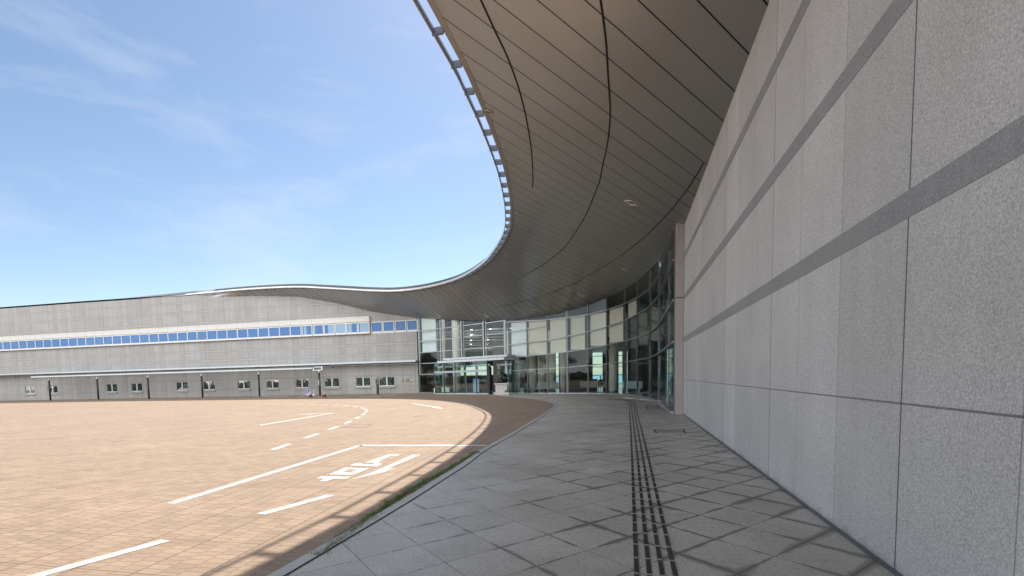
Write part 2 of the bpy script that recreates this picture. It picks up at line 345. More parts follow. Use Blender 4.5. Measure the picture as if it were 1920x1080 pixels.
M['brass'] = plain('dull_brass', (.22, .2, .1), .45, .6, var=.2, scale=20)
M['red'] = plain('cone_red_plastic', (.42, .05, .03), .45, 0, var=.1)
M['cwhite'] = plain('white_plastic', (.75, .77, .75), .45, 0, var=.05)
M['gwhite'] = plain('pale_green_plastic', (.55, .66, .6), .45, 0, var=.05)
M['blue'] = plain('sign_blue', (.02, .10, .42), .4, 0, var=.05)
M['bench'] = plain('pale_bench_upholstery', (.35, .42, .42), .6, 0, var=.06)
M['cloth'] = plain('dark_clothing', (.02, .022, .03), .8, 0, var=.2, scale=8)
M['skin'] = plain('skin', (.42, .26, .19), .55, 0, var=.05)
M['hair'] = plain('dark_hair', (.012, .01, .01), .6, 0, var=.2)
M['bluewin'] = None
M['soffit'] = soffit_mat()
m, n_, b_ = newmat('blue_window_glass'); b_.inputs['Base Color'].default_value = (.045, .15, .36, 1); b_.inputs['Roughness'].default_value = .04; b_.inputs['Specular IOR Level'].default_value = .3; M['bluewin'] = m
m, n_, b_ = newmat('pale_curtain_behind_glass'); b_.inputs['Base Color'].default_value = (.18, .31, .46, 1); b_.inputs['Roughness'].default_value = .1; M['bluecurt'] = m
m, n_, b_ = newmat('mirror_window_glass'); b_.inputs['Base Color'].default_value = (.03, .045, .05, 1); b_.inputs['Roughness'].default_value = .02; b_.inputs['IOR'].default_value = 2.1; b_.inputs['Specular IOR Level'].default_value = .8; M['mirwin'] = m

# ================================================================== SETTING: ground
# one sheet for the plaza
MBg = MB()
xs = [-400, -120, -70, -45, -30, -20, -10, -5, 0, 3, 40, 400]; ys = [-400, -100, -40, -15, 0, 8, 16, 24, 32, 40, 52, 76]
for i in range(len(xs)-1):
    for j in range(len(ys)-1): MBg.poly([(xs[i], ys[j], 0), (xs[i+1], ys[j], 0), (xs[i+1], ys[j+1], 0), (xs[i], ys[j+1], 0)])
struct('plaza_ground', MBg, M['brick'])
m, n_, b_ = newmat('sea_water'); b_.inputs['Base Color'].default_value = (.10, .27, .30, 1); b_.inputs['Roughness'].default_value = .35; M['sea'] = m
s_ = MB(); s_.poly([(-9000, 76, -9), (9000, 76, -9), (9000, 15000, -9), (-9000, 15000, -9)]); s_.poly([(-400, 76, 0), (-400, 76, -9), (400, 76, -9), (400, 76, 0)]); struct('sea', s_, M['sea'])

# the glass front: base line in plan
GB = [(-10.8, 44.9), (-8., 43.75), (-5.5, 42.75), (-3.33, 41.85), (-1.54, 40.6), (-.31, 38.7), (.75, 35.4), (1.19, 33.2), (1.53, 30.4), (1.68, 26.8), (1.70, 23.5), (1.69, 20.5)]
def catmull(P, n=12):                                     # centripetal, so uneven spacing does not overshoot
    P = [np.array(p, float) for p in P]; P = [2*P[0]-P[1]]+P+[2*P[-1]-P[-2]]; o = []
    for i in range(1, len(P)-2):
        a, b, c, d = P[i-1:i+3]; t0 = 0.; t1 = t0+max(np.linalg.norm(b-a), 1e-6)**.5; t2 = t1+max(np.linalg.norm(c-b), 1e-6)**.5; t3 = t2+max(np.linalg.norm(d-c), 1e-6)**.5
        for k in range(n):
            t = t1+(t2-t1)*k/n
            A1 = (t1-t)/(t1-t0)*a+(t-t0)/(t1-t0)*b; A2 = (t2-t)/(t2-t1)*b+(t-t1)/(t2-t1)*c; A3 = (t3-t)/(t3-t2)*c+(t-t2)/(t3-t2)*d
            B1 = (t2-t)/(t2-t0)*A1+(t-t0)/(t2-t0)*A2; B2 = (t3-t)/(t3-t1)*A2+(t-t1)/(t3-t1)*A3
            o.append((t2-t)/(t2-t1)*B1+(t-t1)/(t2-t1)*B2)
    o.append(P[-2]); return np.array(o)
GD = catmull(GB, 14)
def gpoint(u):                                            # point of the base line seen in column u
    d = ray(u, 705.); n = np.array([-d[1], d[0]]); s = GD@n
    for i in range(len(s)-1):
        if s[i]*s[i+1] <= 0 and GD[i]@d[:2] > 0:
            t = s[i]/(s[i]-s[i+1]); return GD[i]+(GD[i+1]-GD[i])*t
    return GD[-1] if u > 1200 else GD[0]

KO = [at(*p)[:2] for p in [(753, 939), (823, 896), (859, 874), (899.5, 845.4), (960, 812), (1000, 788), (1033, 766.5), (1040.5, 760), (1034, 755.5), (1008, 749.5), (972, 745.2), (935, 742.6)]]
KO = [np.array([KO[0][0]+.02, -14.]), np.array([KO[0][0]+.02, 0.])]+KO
KD = catmull(KO[1:], 8); KD = np.vstack([[KO[0]], KD])
def offset(P, d):
    P = np.array(P)[:, :2]; T = np.gradient(P, axis=0); T /= np.linalg.norm(T, axis=1)[:, None]; return P+np.stack([T[:, 1], -T[:, 0]], 1)*d
KI = offset(KD, .13)
k_ = MB()
for i in range(len(KD)-1):
    a, b, c, d = KD[i], KI[i], KI[i+1], KD[i+1]
    k_.hexa([(a[0], a[1], -.01), (b[0], b[1], -.01), (c[0], c[1], -.01), (d[0], d[1], -.01)], [(a[0], a[1], .016), (b[0], b[1], .016), (c[0], c[1], .016), (d[0], d[1], .016)])
struct('kerb_strip', k_, M['kerb'])
wk = MB()
X0 = 1.965
poly = [tuple(p)+(.012,) for p in KI]+[(-10.9, 44.5, .012)]+[tuple(p)+(.012,) for p in GD[4:]]+[(1.97, 20.3, .012), (1.97, -14, .012)]
wk.poly(poly); o = struct('granite_walkway', wk, M['paver'])
j_ = MB()
KJ = offset(KD, .155)
for i in range(len(KD)-1): j_.poly([(*KI[i], .0165), (*KJ[i], .0165), (*KJ[i+1], .0165), (*KI[i+1], .0165)])
struct('kerb_joint', j_, plain('dark_joint', (.03, .03, .03), .8))

# grass along the kerb
gr = MB(); P0 = [at(*p)[:2] for p in [(600, 1045), (660, 1000), (700, 970), (735, 944), (770, 922), (800, 904), (830, 888), (860, 870), (884, 856), (897, 848)]]
GRD = catmull(P0, 30)
for i in range(7600):
    t = random.random()**1.1; f = (1-t)*(len(GRD)-2); k = int(f); p = GRD[k]+(GRD[k+1]-GRD[k])*(f-k)
    wdt = .045*(.55+.45*sin(p[1]*9)+.35*sin(p[1]*23+1))+.012
    q = p+np.array([random.gauss(-.025, wdt), random.uniform(-.03, .03)])
    h = random.uniform(.012, .05); a = random.uniform(0, 2*pi); le = random.uniform(.0, .035); wv = random.uniform(.002, .0045)
    dx, dy = cos(a), sin(a)
    gr.poly([(q[0]-dy*wv, q[1]+dx*wv, .0), (q[0]+dy*wv, q[1]-dx*wv, .0), (q[0]+dx*le, q[1]+dy*le, h)])
m = plain('grass_blades', (.1, .16, .04), .7, var=.5, scale=25); o = obj('grass', gr, m); o['kind'] = 'stuff'

# painted markings (sheets 4 mm up)
def paint(name, polys, holes=None):
    mb = MB()
    for p in polys: mb.poly([tuple(q[:2])+(.004,) for q in p])
    return struct(name, mb, M['paint'])
dc = crop([(235, 742), (630, 600), (890, 497), (1060, 416), (1165, 354), (1218, 307), (1213, 268), (1145, 241), (1020, 215), (862, 198), (680, 187), (470, 179), (250, 178), (10, 168)], 560, 740, 9.6)
DC = [at(*p)[:2] for p in dc]; DC = [2*DC[0]-DC[1]]+DC+[DC[-1]+np.array([-1.3*k, .45*k]) for k in (1, 2, 3, 4)]
dd = []
for i in range(len(DC)):
    t = DC[min(i+1, len(DC)-1)]-DC[max(i-1, 0)]; L = np.linalg.norm(t)/(2 if 0 < i < len(DC)-1 else 1); t = t/np.linalg.norm(t); n = np.array([-t[1], t[0]])
    le = min(.53, L*.28); wd = .085; c = DC[i]; dd.append([c-t*le-n*wd, c+t*le-n*wd, c+t*le+n*wd, c-t*le+n*wd])
paint('dashed_lane_line', dd)
nd = [at(*p)[:2] for p in [(566, 940), (613, 927.6), (628.4, 929), (585, 940)]]
v = nd[0]-nd[1]
a_, b_2 = at(613, 927.6)[:2], at(628.4, 929)[:2]; t = (at(560, 942)[:2]-a_); t = t/np.linalg.norm(t)
paint('dashed_line_by_the_kerb', [[a_+t*2.2*k, a_+t*(2.2*k+1.1), b_2+t*(2.2*k+1.1), b_2+t*2.2*k] for k in range(3)])
def stroke(p, q, wd):
    p = np.array(p)[:2]; q = np.array(q)[:2]; t = (q-p)/np.linalg.norm(q-p); n = np.array([-t[1], t[0]])*wd/2; return [p-n, q-n, q+n, p+n]
A_, B_, C_ = at(560, 871), at(674, 836), at(913, 835.3)
ext = A_+(A_-B_)/np.linalg.norm(A_-B_)*3
paint('bay_outline', [stroke(ext, B_+(B_-A_)*.03, .15), [at(670, 834.2), at(674, 836.6), at(911, 836.6), at(914.5, 834.2)]])
cz = lambda l: [at(*p) for p in crop(l, 560, 820, 7.385)]
paint('arrow_marking', [cz([(1580, 241), (1690, 243), (1225, 440), (1355, 423), (1165, 490), (985, 530), (680, 598), (985, 502)])])
outer = cz([(420, 515), (650, 420), (985, 430), (740, 525)]); inner = cz([(610, 485), (705, 445), (805, 450), (715, 490)])
paint('lettering_marking', [cz([(245, 568), (320, 538), (500, 543), (725, 550), (655, 582), (490, 577), (385, 612), (285, 608), (350, 578)]),
    *[[outer[i], outer[(i+1) % 4], inner[(i+1) % 4], inner[i]] for i in range(4)],
    cz([(705, 392), (800, 355), (890, 360), (880, 374), (1000, 380), (1060, 360), (1175, 365), (1080, 408)]),
    cz([(910, 352), (1245, 236), (1405, 240), (1360, 260), (1275, 258), (1115, 331), (1145, 336), (1095, 356)])])
c4 = lambda l: [at(*p) for p in crop(l, 560, 730, 4.8)]
paint('far_arrow_marking', [c4([(1000, 127), (1040, 128), (1195, 151), (1180, 156)]), c4([(1195, 151), (1262, 158), (1306, 178), (1215, 166), (1180, 156)])])
c9 = lambda l: [at(*p) for p in crop(l, 560, 740, 9.6)]
paint('chevron_lines', [c9([(0, 429), (640, 326), (665, 331), (0, 442)]), c9([(0, 353), (200, 346), (630, 327), (655, 330), (200, 353), (0, 360)]), c9([(-700, 545), (0, 429), (0, 442), (-700, 560)])])
paint('parking_lines', [[at(x0, 743.2), at(x1, 743), at(x1, 743.7), at(x0, 743.9)] for x0, x1 in ((675, 688), (691, 714))]+[[at(x0, 741.4), at(x1, 741.2), at(x1, 741.8), at(x0, 742.1)] for x0, x1 in ((718, 743),)]+[[at(x0, 743.6), at(x1, 743.5), at(x1, 744.2), at(x0, 744.3)] for x0, x1 in ((560, 575), (480, 540))])

# tactile strip: four rows of raised dark bars with bright steel ends
tp = MB(); tb = MB()
TC = [(.205, -14), (.205, 5), (.21, 12), (.19, 20), (.17, 27.5), (.0, 30.2), (-.5, 31.6), (-1.3, 32.2)]
TD = catmull(TC[1:], 10); TD = np.vstack([[TC[0]], TD]); seg = np.linalg.norm(np.diff(TD, axis=0), axis=1); cum = np.concatenate([[0], np.cumsum(seg)])
for r in range(4):
    off_ = (-1.5+r)*.096; s = .1
    while s < cum[-1]-.4:
        x = [np.interp(q, cum, TD[:, 0]) for q in (s, s+.315)]; y = [np.interp(q, cum, TD[:, 1]) for q in (s, s+.315)]
        a = np.array([x[0], y[0]]); b = np.array([x[1], y[1]]); t = (b-a)/np.linalg.norm(b-a); n = np.array([t[1], -t[0]]); a = a+n*off_; b = b+n*off_
        tb.bar((*a, .0155), (*b, .0155), .036, .011); c = b+t*.012; tp.bar((*(b+t*.004), .017), (*(b+t*.026), .017), .038, .014)
        s += .352
struct('tactile_paving_bars', tb, plain('dark_rubber', (.022, .024, .026), .5, var=.25, scale=12)); struct('tactile_paving_studs', tp, M['steel'])
# inspection covers let into the paving
def cover(px, label, nm='inspection_cover'):
    P = [at(*p) for p in px]; t = thing(nm, label, 'cover', tuple(sum(P)/4))
    mb = MB(); mb.poly([(*p[:2], .0135) for p in P]); obj('cover_plate', mb, M['coverstone'], t)
    for i in (1, 3): f = MB(); f.bar((*P[i][:2], .0145), (*P[(i+1) % 4][:2], .0145), .045, .004); obj('dark_rail', f, M['coverframe'], t)
    for i in (0, 2): f = MB(); f.bar((*P[i][:2], .0142), (*P[(i+1) % 4][:2], .0142), .012, .003); obj('steel_rail', f, M['steel'], t)
M['coverstone'] = granite_mat('cover_granite', (.18, .17, .16), (.33, .32, .3)); M['coverframe'] = plain('cover_frame_dark', (.04, .04, .04), .6)
cover(crop([(460, 357), (760, 357), (785, 392), (490, 392)], 1140, 740, 5.4), 'near inspection cover in the granite walkway, nearer the bare stone wall')
cover(crop([(375, 108), (490, 108), (525, 152), (405, 152)], 1140, 740, 5.4), 'far inspection cover in the walkway beside the curved glass front')
P = [at(*p) for p in [(642, 802.3), (660, 797), (697, 796.3), (683, 801.2)]]
mc = MB()
for i in range(4): mc.bar((*P[i][:2], .003), (*P[(i+1) % 4][:2], .003), .05, .004)
tag(obj('manhole_cover', mc, plain('manhole_frame', (.2, .14, .1), .7), loc=tuple(sum(P)/4)), 'brick filled manhole cover with a dark rim in the sunlit brick plaza', 'cover')

# ================================================================== CANOPY
RIMPX = [(853, 140, 9.35), (865, 165, 9.36), (900, 240, 9.42), (930, 318, 9.55), (941.5, 365, 9.65), (946, 400, 9.73), (943.5, 435, 9.8), (925, 470, 9.85), (900, 498, 9.9), (850, 526, 10.), (790, 541, 10.1), (740, 546.5, 10.25), (695, 546, 10.6), (650, 543.5, 11.1), (605, 541, 11.6), (560, 539, 12.)]
RP = [at(*p) for p in RIMPX]
x_, y_ = RP[0][0], RP[0][1]
RP = [np.array([x_-.02*0+.012*(y_-q)*0, q, 9.35]) for q in np.arange(-16, y_-1.5, 2.6)]+RP+[np.array([-41, 47.7, 12.3]), np.array([-50, 47.9, 12.4]), np.array([-66, 48., 12.4]), np.array([-96, 49., 12.4])]
RD = catmull(RP, 12)
def hoff(P, d):                                           # move right of the run, level
    T = np.gradient(P[:, :2], axis=0); T /= np.linalg.norm(T, axis=1)[:, None]; Q = P.copy(); Q[:, 0] += T[:, 1]*d; Q[:, 1] -= T[:, 0]*d; return Q
RT = hoff(RD, .035)                                        # tube centre
RF0 = hoff(RD, .30); RF1 = hoff(RD, .43)                   # fascia strip
for A in (RF0, RF1): A[:, 2] -= .02
# inner edge of the soffit
def son(px): return np.array([*gpoint(px[0]), zat(gpoint(px[0]), *px)])
LWp, LWq = at(585, 740.6)[:2], at(785, 737)[:2]
LE = (LWq-LWp)/np.linalg.norm(LWq-LWp); LN = np.array([LE[1], -LE[0]])         # along the office wall, and out of it
def lw(u, v): p = onplane(u, v, LWp, LWq); return float((p[:2]-LWq)@LE), float(p[2])
def lpt(s, d, z): p = LWq+LE*s+LN*d; return (p[0], p[1], z)
EFp, EFq = np.array([-21.9, 50.25]), np.array([-10.8, 44.9]); EE = (EFq-EFp)/np.linalg.norm(EFq-EFp); EN = np.array([EE[1], -EE[0]])
def ef(u, v): p = onplane(u, v, EFp, EFq); return float((p[:2]-EFp)@EE), float(p[2])
def ept(s, d, z): p = EFp+EE*s+EN*d; return (p[0], p[1], z)
inn = []
def lj(u, v): s, z = lw(u, v); return np.array(lpt(s, .0, z))
def ej(u, v): s, z = ef(u, v); return np.array(ept(s, .0, z))
pairs = [((-4.4, -16), (1.97, -16, 6.95)), ((-4.4, 4), (1.97, 4, 6.95)), ((-4.5, 14), (1.97, 15, 6.95)), ((-4.9, 19.5), (1.97, 20.2, 6.95)),
         ((-5.3, 22.5), son((1256, 452))), ((-5.7, 24.5), son((1236, 487))), ((-6.3, 27.), son((1198.5, 523.7))), ((-7.2, 30.), son((1171, 543))), ((-8.0, 32.), son((1137.8, 558.5))),
         ((-9.4, 35.), son((1108, 571))), ((-10.8, 37.2), son((1067, 583))), ((-12., 39.), son((1028, 591.3))), ((-13.6, 40.7), son((991, 596.9))), ((-15., 41.8), son((952, 600.8))), 
         ((-17., 43.2), ej(900, 602)), ((-19., 44.4), ej(850, 600.5)), ((-20.5, 45.), ej(800, 597)), ((-21.8, 45.4), lj(780, 595.9)), ((-23.6, 45.8), lj(753, 592.7)), ((-27., 46.4), lj(697, 584.3)),
         ((-31., 46.9), lj(632, 568.6)), ((-33., 47.2), lj(600, 563)), ((-36, 47.4), lj(560, 556.3)), ((-41, 47.7), lpt(-20., 0, 11.75)), ((-50, 47.9), lpt(-29, 0, 12.)), ((-66, 48), lpt(-45, 0, 12.1)), ((-96, 49), lpt(-75, 0, 12.1))]
ci = []
for r, q in pairs: ci.append(int(np.argmin(np.linalg.norm(RD[:, :2]-np.array(r), axis=1))))
for i in range(1, len(ci)): ci[i] = max(ci[i], ci[i-1]+1)
INN = np.stack([np.interp(np.arange(len(RD)), ci, [float(q[k]) for _, q in pairs]) for k in range(3)], 1)
def sgrid(A, B, n):
    mb = MB(); m = len(A)
    for i in range(m):
        for k in range(n+1): mb.v.append(tuple(A[i]+(B[i]-A[i])*k/n))
    for i in range(m-1):
        for k in range(n): a = i*(n+1)+k; mb.f.append((a, a+1, a+n+2, a+n+1))
    return mb
canopy = thing('curved_canopy', 'huge curved canopy with a panelled grey brown soffit sweeping over the forecourt', 'canopy')
SA = RF1.copy(); SA[:, 0:2] += (hoff(RD, .45)-hoff(RD, .43))[:, :2]; SA[:, 2] -= .03
sof = sgrid(SA, INN, 14); so_ = obj('soffit', sof, M['soffit'], canopy, smooth=True)
BV = BVHTree.FromPolygons([Vector(v) for v in sof.v], sof.f)
def onsof(u, v, down=.006):
    d = Vector(ray(u, v)).normalized(); h = BV.ray_cast(Vector(CAM), d)
    if h[0] is None: return None
    n = h[1] if h[1].z < 0 else -h[1]; return h[0]+n*down, n
# roof above the soffit, closed to the rim
RU = RF0.copy(); RU[:, 2] += .47; IU = INN.copy(); IU[:, 2] += .5; IU[:, 2] = np.maximum(IU[:, 2], 7.6)
rf = sgrid(RU, IU, 4); obj('roof_sheet', rf, plain('roof_metal', (.3, .31, .32), .4, .6), canopy, smooth=True)
fa = MB()
for i in range(len(RD)-1):
    a, b, c, d = RF0[i], RF1[i], RF1[i+1], RF0[i+1]; up_ = np.array([0, 0, .05])
    fa.hexa([a, b, c, d], [a+up_, b+up_, c+up_, d+up_])
obj('fascia_strip', fa, plain('fascia_metal', (.36, .34, .31), .4, .3, var=.04), canopy)
us = MB()
for i in range(len(RD)-1):
    a, b = RF0[i]+[0, 0, .05], RF0[i+1]+[0, 0, .05]; us.poly([a, b, b+[0, 0, .42], a+[0, 0, .42]])
obj('roof_edge', us, plain('roof_edge_dark', (.07, .08, .095), .35, .3), canopy)
tb_ = MB(); tb_.tube(RT+[0, 0, .08],   .034, .105, n=12); obj('rim_tube', tb_, plain('rim_aluminium', (.62, .61, .59), .22, .45, var=.02), canopy, smooth=True)
# rungs of the ladder-like rim: about one each .95 m
cumr = np.concatenate([[0], np.cumsum(np.linalg.norm(np.diff(RD, axis=0), axis=1))])
rm = MB()
rung_s = []
s = float(np.interp(0, [0], [cumr[int(np.argmin(np.linalg.norm(RD[:, :2]-np.array([-4.45, 13.59]), axis=1)))]]))
PITCHR = 1.26; s0 = s; s = s0 - PITCHR*11
rr = None
while s < cumr[-1]-.5:
    f = np.interp(s, cumr, np.arange(len(RD))); i = min(int(f), len(RD)-2); q = f-i
    a = RT[i]+(RT[i+1]-RT[i])*q; b = RF0[i]+(RF0[i+1]-RF0[i])*q; t = RD[i+1]-RD[i]; t = t/np.linalg.norm(t)
    rung_s.append((a, b, t)); s += PITCHR
rung_s = [r for r in rung_s if depthof(r[0]) > 6 or r[0][1] > 4]
for a, b, t in rung_s[:98]:
    mb = MB(); ax = (b-a)/np.linalg.norm(b-a); L_ = np.array(SUNV); L_ = L_-ax*(L_@ax); L_ /= np.linalg.norm(L_); L_ = L_+np.array([0, 0, .0]); L_ = L_+np.cross(ax, L_)*.22; nn = np.cross(ax, L_)*.02; L_ = L_*.12; z = np.array([0, 0, .05])
    mb.hexa([a+L_-nn+z, a+L_+nn+z, b+L_+nn+z, b+L_-nn+z], [a-L_-nn+z, a-L_+nn+z, b-L_+nn+z, b-L_-nn+z])
    obj('rung', mb, M['rung'] if 'rung' in M else M.setdefault('rung', plain('rung_metal', (.16, .17, .2), .45, .2)), canopy)
# long curved seams of the soffit
SEAMS = [[(964.6, 140), (973, 165), (984, 207.6), (990.6, 240), (996, 275), (998.9, 316), (999.3, 340), (998.3, 352)],
         [(1140.6, 140), (1142.4, 164), (1144.6, 212), (1141.5, 253), (1136.9, 281.7), (1130.4, 308.5), (1124.8, 338), (1120, 350.8), (1113.3, 368.3), (1101.2, 397.5), (1088.3, 420.8), (1076.7, 439.2), (1060, 461.7), (1038.3, 480.5), (1020, 494.5), (991, 512.6), (967.4, 525)],
         [(1319.3, 304.8), (1310.8, 320), (1300.7, 336.3), (1288.3, 355.8), (1273.3, 375), (1259, 393), (1245, 408.3), (1232.5, 420.8), (1220.8, 433.3), (1208.3, 444.2), (1186.7, 461.7), (1166.7, 477.5), (1146.7, 490.8), (1106.7, 514), (1080, 529.6), (1071, 532.6), (1032.6, 548.9), (994, 560.7), (963, 568.9), (930.4, 576.3)]]
SEAMS[0] = [(884, -40), (907, 10), (930, 60), (950, 102)]+SEAMS[0]; SEAMS[1] = [(1116, -50), (1124, -15), (1131, 30), (1137, 80)]+SEAMS[1]
for S_ in SEAMS:
    pts = [onsof(p[0], p[1], .012) for p in catmull([tuple(p) for p in S_], 12)]; D_ = [np.array(p[0]) for p in pts if p]; mb = MB()
    for i in range(len(D_)-1):
        t = Vector(D_[i+1]-D_[i]).normalized(); x = t.cross(Vector((0, 0, 1))).normalized()*.02
        a, b = Vector(D_[i]), Vector(D_[i+1]); mb.poly([a-x, a+x, b+x, b-x])
    obj('long_seam', mb, M['seam'] if 'seam' in M else M.setdefault('seam', plain('seam_gap', (.012, .011, .01), .8)), canopy)
# recessed square lights and round speakers in the soffit
def framed(h, sx, rot=0.):
    p, n = h; z = -Vector(n); x = Vector((cos(rot), sin(rot), 0)); x = (x-z*x.dot(z)).normalized(); y = z.cross(x)
    return p, x, y, -z                                     # last one points down into the room
M['lampin'] = plain('lamp_frame_and_lit_side', (.6, .58, .54), .35, .3, var=.05); M['lampdark'] = plain('grille_and_shaded_side', (.08, .075, .07), .5)
SQ = [((1183, 380), 'square recessed light in the soffit nearest the viewer, high above the walkway'), ((1172, 506), 'square recessed soffit light above the far bend of the glass front'),
      ((1089, 552.3), 'square recessed soffit light over the blinds near the middle of the glass front'), ((1002, 579.5), 'square recessed soffit light right of the entrance, above the statue side'),
      ((912, 591.5), 'square recessed soffit light directly above the entrance doors'), ((822, 591.7), 'square recessed soffit light above the left end of the entrance front')]
for (u, v), lab in SQ:
    h = onsof(u, v, .0); p, x, y, dn = framed(h, 1, radians(48.3)); t = thing('recessed_light', lab, 'ceiling light', tuple(p), 'square lights in the soffit')
    a = .19; mb = MB(); q = [p+x*sx*a+y*sy*a for sx, sy in ((-1, -1), (1, -1), (1, 1), (-1, 1))]; qi = [p+(k-p)*.86 for k in q]
    for i in range(4): j = (i+1) % 4; mb.hexa([q[i]+dn*.001, q[j]+dn*.001, qi[j]+dn*.001, qi[i]+dn*.001], [q[i]+dn*.03, q[j]+dn*.03, qi[j]+dn*.03, qi[i]+dn*.03])
    obj('frame', mb, M['lampin'], t)
    mb = MB(); c = p+dn*.004+x*.02; rid = [p+(k-p)*.4+dn*.022 for k in q]  # light and shade of the recess put into colour: pale sides, dark sides
    for i in (1, 2): j = (i+1) % 4; mb.poly([qi[i]+dn*.006, qi[j]+dn*.006, c+dn*.02])
    obj('lit_side', mb, M['lampin'], t); mb = MB()
    for i in (0, 3): j = (i+1) % 4; mb.poly([qi[i]+dn*.006, qi[j]+dn*.006, c+dn*.02])
    obj('shaded_side', mb, M['lampdark'], t)
RS = [((917, 209), 'round soffit speaker nearest the viewer, beside the canopy rim'), ((971.5, 400), 'second round soffit speaker, at the tightest bend of the rim'), ((950, 479), 'third round soffit speaker, just past the bend of the rim'),
      ((897.5, 522.7), 'fourth round soffit speaker along the rim, left of the bend'), ((830.5, 544.4), 'round soffit speaker above the left part of the entrance, close under the rim'), ((755.5, 552), 'round soffit speaker above the gilded letters, close under the rim'), ((680.5, 549.5), 'leftmost round soffit speaker, in front of the office windows')]
for (u, v), lab in RS:
    h = onsof(u, v, .0); p, x, y, dn = framed(h, 1); t = thing('soffit_speaker', lab, 'speaker', tuple(p), 'round speakers along the canopy rim')
    def ring(prof, nm, mt):
        mb = MB(); n = 20
        for r, z in prof:
            for k in range(n): a = 2*pi*k/n; mb.v.append(tuple(p+x*r*cos(a)+y*r*sin(a)+dn*z))
        for i in range(len(prof)-1):
            for k in range(n): k2 = (k+1) % n; mb.f.append((i*n+k, i*n+k2, (i+1)*n+k2, (i+1)*n+k))
        mb.f.append(tuple((len(prof)-1)*n+k for k in range(n))); obj(nm, mb, mt, t)
    ring([(.13, .0), (.13, .02), (.1, .035), (.095, .02)], 'rim', M['steel']); ring([(.095, .018), (.05, .028)], 'grille', M['lampdark'])
#@@PART2
# ================================================================== GRANITE WALL on the right, with its end pier
M['gwall'] = granite_mat('bush_hammered_granite', (.33, .312, .295), (.72, .695, .665), vj=(1.22, -15.2, .012, 3), hj=[1.32], axis=(0, 1), rough=.65, grime=True)
t = thing('granite_wall', 'speckled grey granite wall with dark level bands, filling the right side', 'wall', (X0, 4, 0))
M['gwall'].node_tree.nodes  # joints run along y; the object's own y starts at 4
mb = MB(); mb.box(X0, X0+.5, -16, 20.12, 0, 7.4); gw = obj('wall_face', mb, M['gwall'], t)
for z in (2.69, 4.235, 5.735):
    mb = MB(); mb.box(X0-.004, X0+.02, -16, 20.118, z, z+.2); obj('stone_band', mb, M['band'], t)
mb = MB(); mb.box(X0-.03, X0+.01, -16, 20.11, .0, .035); obj('base_channel', mb, M['dsteel'], t)
t = thing('end_pier', 'smooth pale concrete pier between the granite wall and the glass front', 'pier', (1.83, 20.3, 0))
pz = zat((1.7, 20.48), 1266, 561)
mb = MB(); mb.box(1.695, X0-.003, 20.125, 20.6, 0, pz-.015); mb.box(1.695, X0-.003, 20.125, 20.6, pz+.015, 7.25); bevel(obj('pier_body', mb, M['post'], t), .012)
mb = MB(); mb.box(1.71, X0-.01, 20.14, 20.59, pz-.015, pz+.015); obj('open_joint', mb, M['black'], t)

# ================================================================== OFFICE WALL on the left
office = thing('office_building', 'grey stone clad office wing with a band of blue windows under the canopy', 'building', lpt(0, 0, 0))
M['owall'] = granite_mat('office_stone', (.24, .232, .224), (.40, .39, .378), vj=(.745, 0.29, .02, 4), axis=(LE[0], LE[1]), rough=.6)
S0 = -75.
winpx = [(crop([(-60, 0), (145, 0)], 560, 670, 8), (315, 455)), (crop([(388, 0), (608, 0)], 560, 670, 8), (310, 450)), (crop([(857, 0), (1075, 0)], 560, 670, 8), (295, 445)), (crop([(1205, 0), (1437, 0)], 560, 670, 8), (288, 430))]
LOW = []
for (a, b), (y0, y1) in winpx:
    s_a, z_b = lw(a[0], 670+y1/8); s_b, z_t = lw(b[0], 670+y0/8); LOW.append([s_a, s_b, z_b, z_t])
zb = sum(l[2] for l in LOW)/4; zt = sum(l[3] for l in LOW)/4
for l in LOW: l[2] = zb; l[3] = zt
LOW[0][0] = LOW[0][1]-1.72
for k in (1, 2, 3.25, 4.25, 6, 7, 9.5, 10.5, 12.2): LOW.append([LOW[0][0]-3.9*k, LOW[0][0]-3.9*k+1.72, zb, zt])
SW0, SW1 = 6.72, 8.0                                      # the strip of windows
def lbox(mb, s0, s1, d0, d1, z0, z1):
    return mb.hexa([lpt(s0, d0, z0), lpt(s1, d0, z0), lpt(s1, d1, z0), lpt(s0, d1, z0)], [lpt(s0, d0, z1), lpt(s1, d0, z1), lpt(s1, d1, z1), lpt(s0, d1, z1)])
mb = MB()
sl = sorted([l for l in LOW], key=lambda l: l[0]); edges = [S0]+[q for l in sl for q in (l[0], l[1])]+[0.]
lbox(mb, S0, 0, -.35, 0, 0, zb); lbox(mb, S0, 0, -.35, 0, zt, SW0)
for i in range(0, len(edges), 2): lbox(mb, edges[i], edges[i+1], -.35, 0, zb, zt)
ii = [i for i in range(len(INN)) if (INN[i][:2]-LWq)@LE <= .0 and INN[i][1] > 44]
prof_ = sorted([(float((INN[i][:2]-LWq)@LE), float(INN[i][2])+.3) for i in ii]); prof_ = [q for q in prof_ if S0 < q[0] < -.05]; prof_ = [(S0, 12.3)]+prof_+[(0., prof_[-1][1])]
for (p0, q0), (p1, q1) in zip(prof_[:-1], prof_[1:]):
    mb.hexa([lpt(p0, -.35, SW1), lpt(p1, -.35, SW1), lpt(p1, 0, SW1), lpt(p0, 0, SW1)], [lpt(p0, -.35, q0), lpt(p1, -.35, q1), lpt(p1, 0, q1), lpt(p0, 0, q0)])
orf = MB()
for (p0, q0), (p1, q1) in zip(prof_[:-1], prof_[1:]): orf.poly([lpt(p0, -.1, q0), lpt(p1, -.1, q1), lpt(p1, -16, q1), lpt(p0, -16, q0)])
obj('stone_wall', mb, M['owall'], office)
obj('roof', orf, plain('roof_slab', (.3, .3, .3), .8), office)
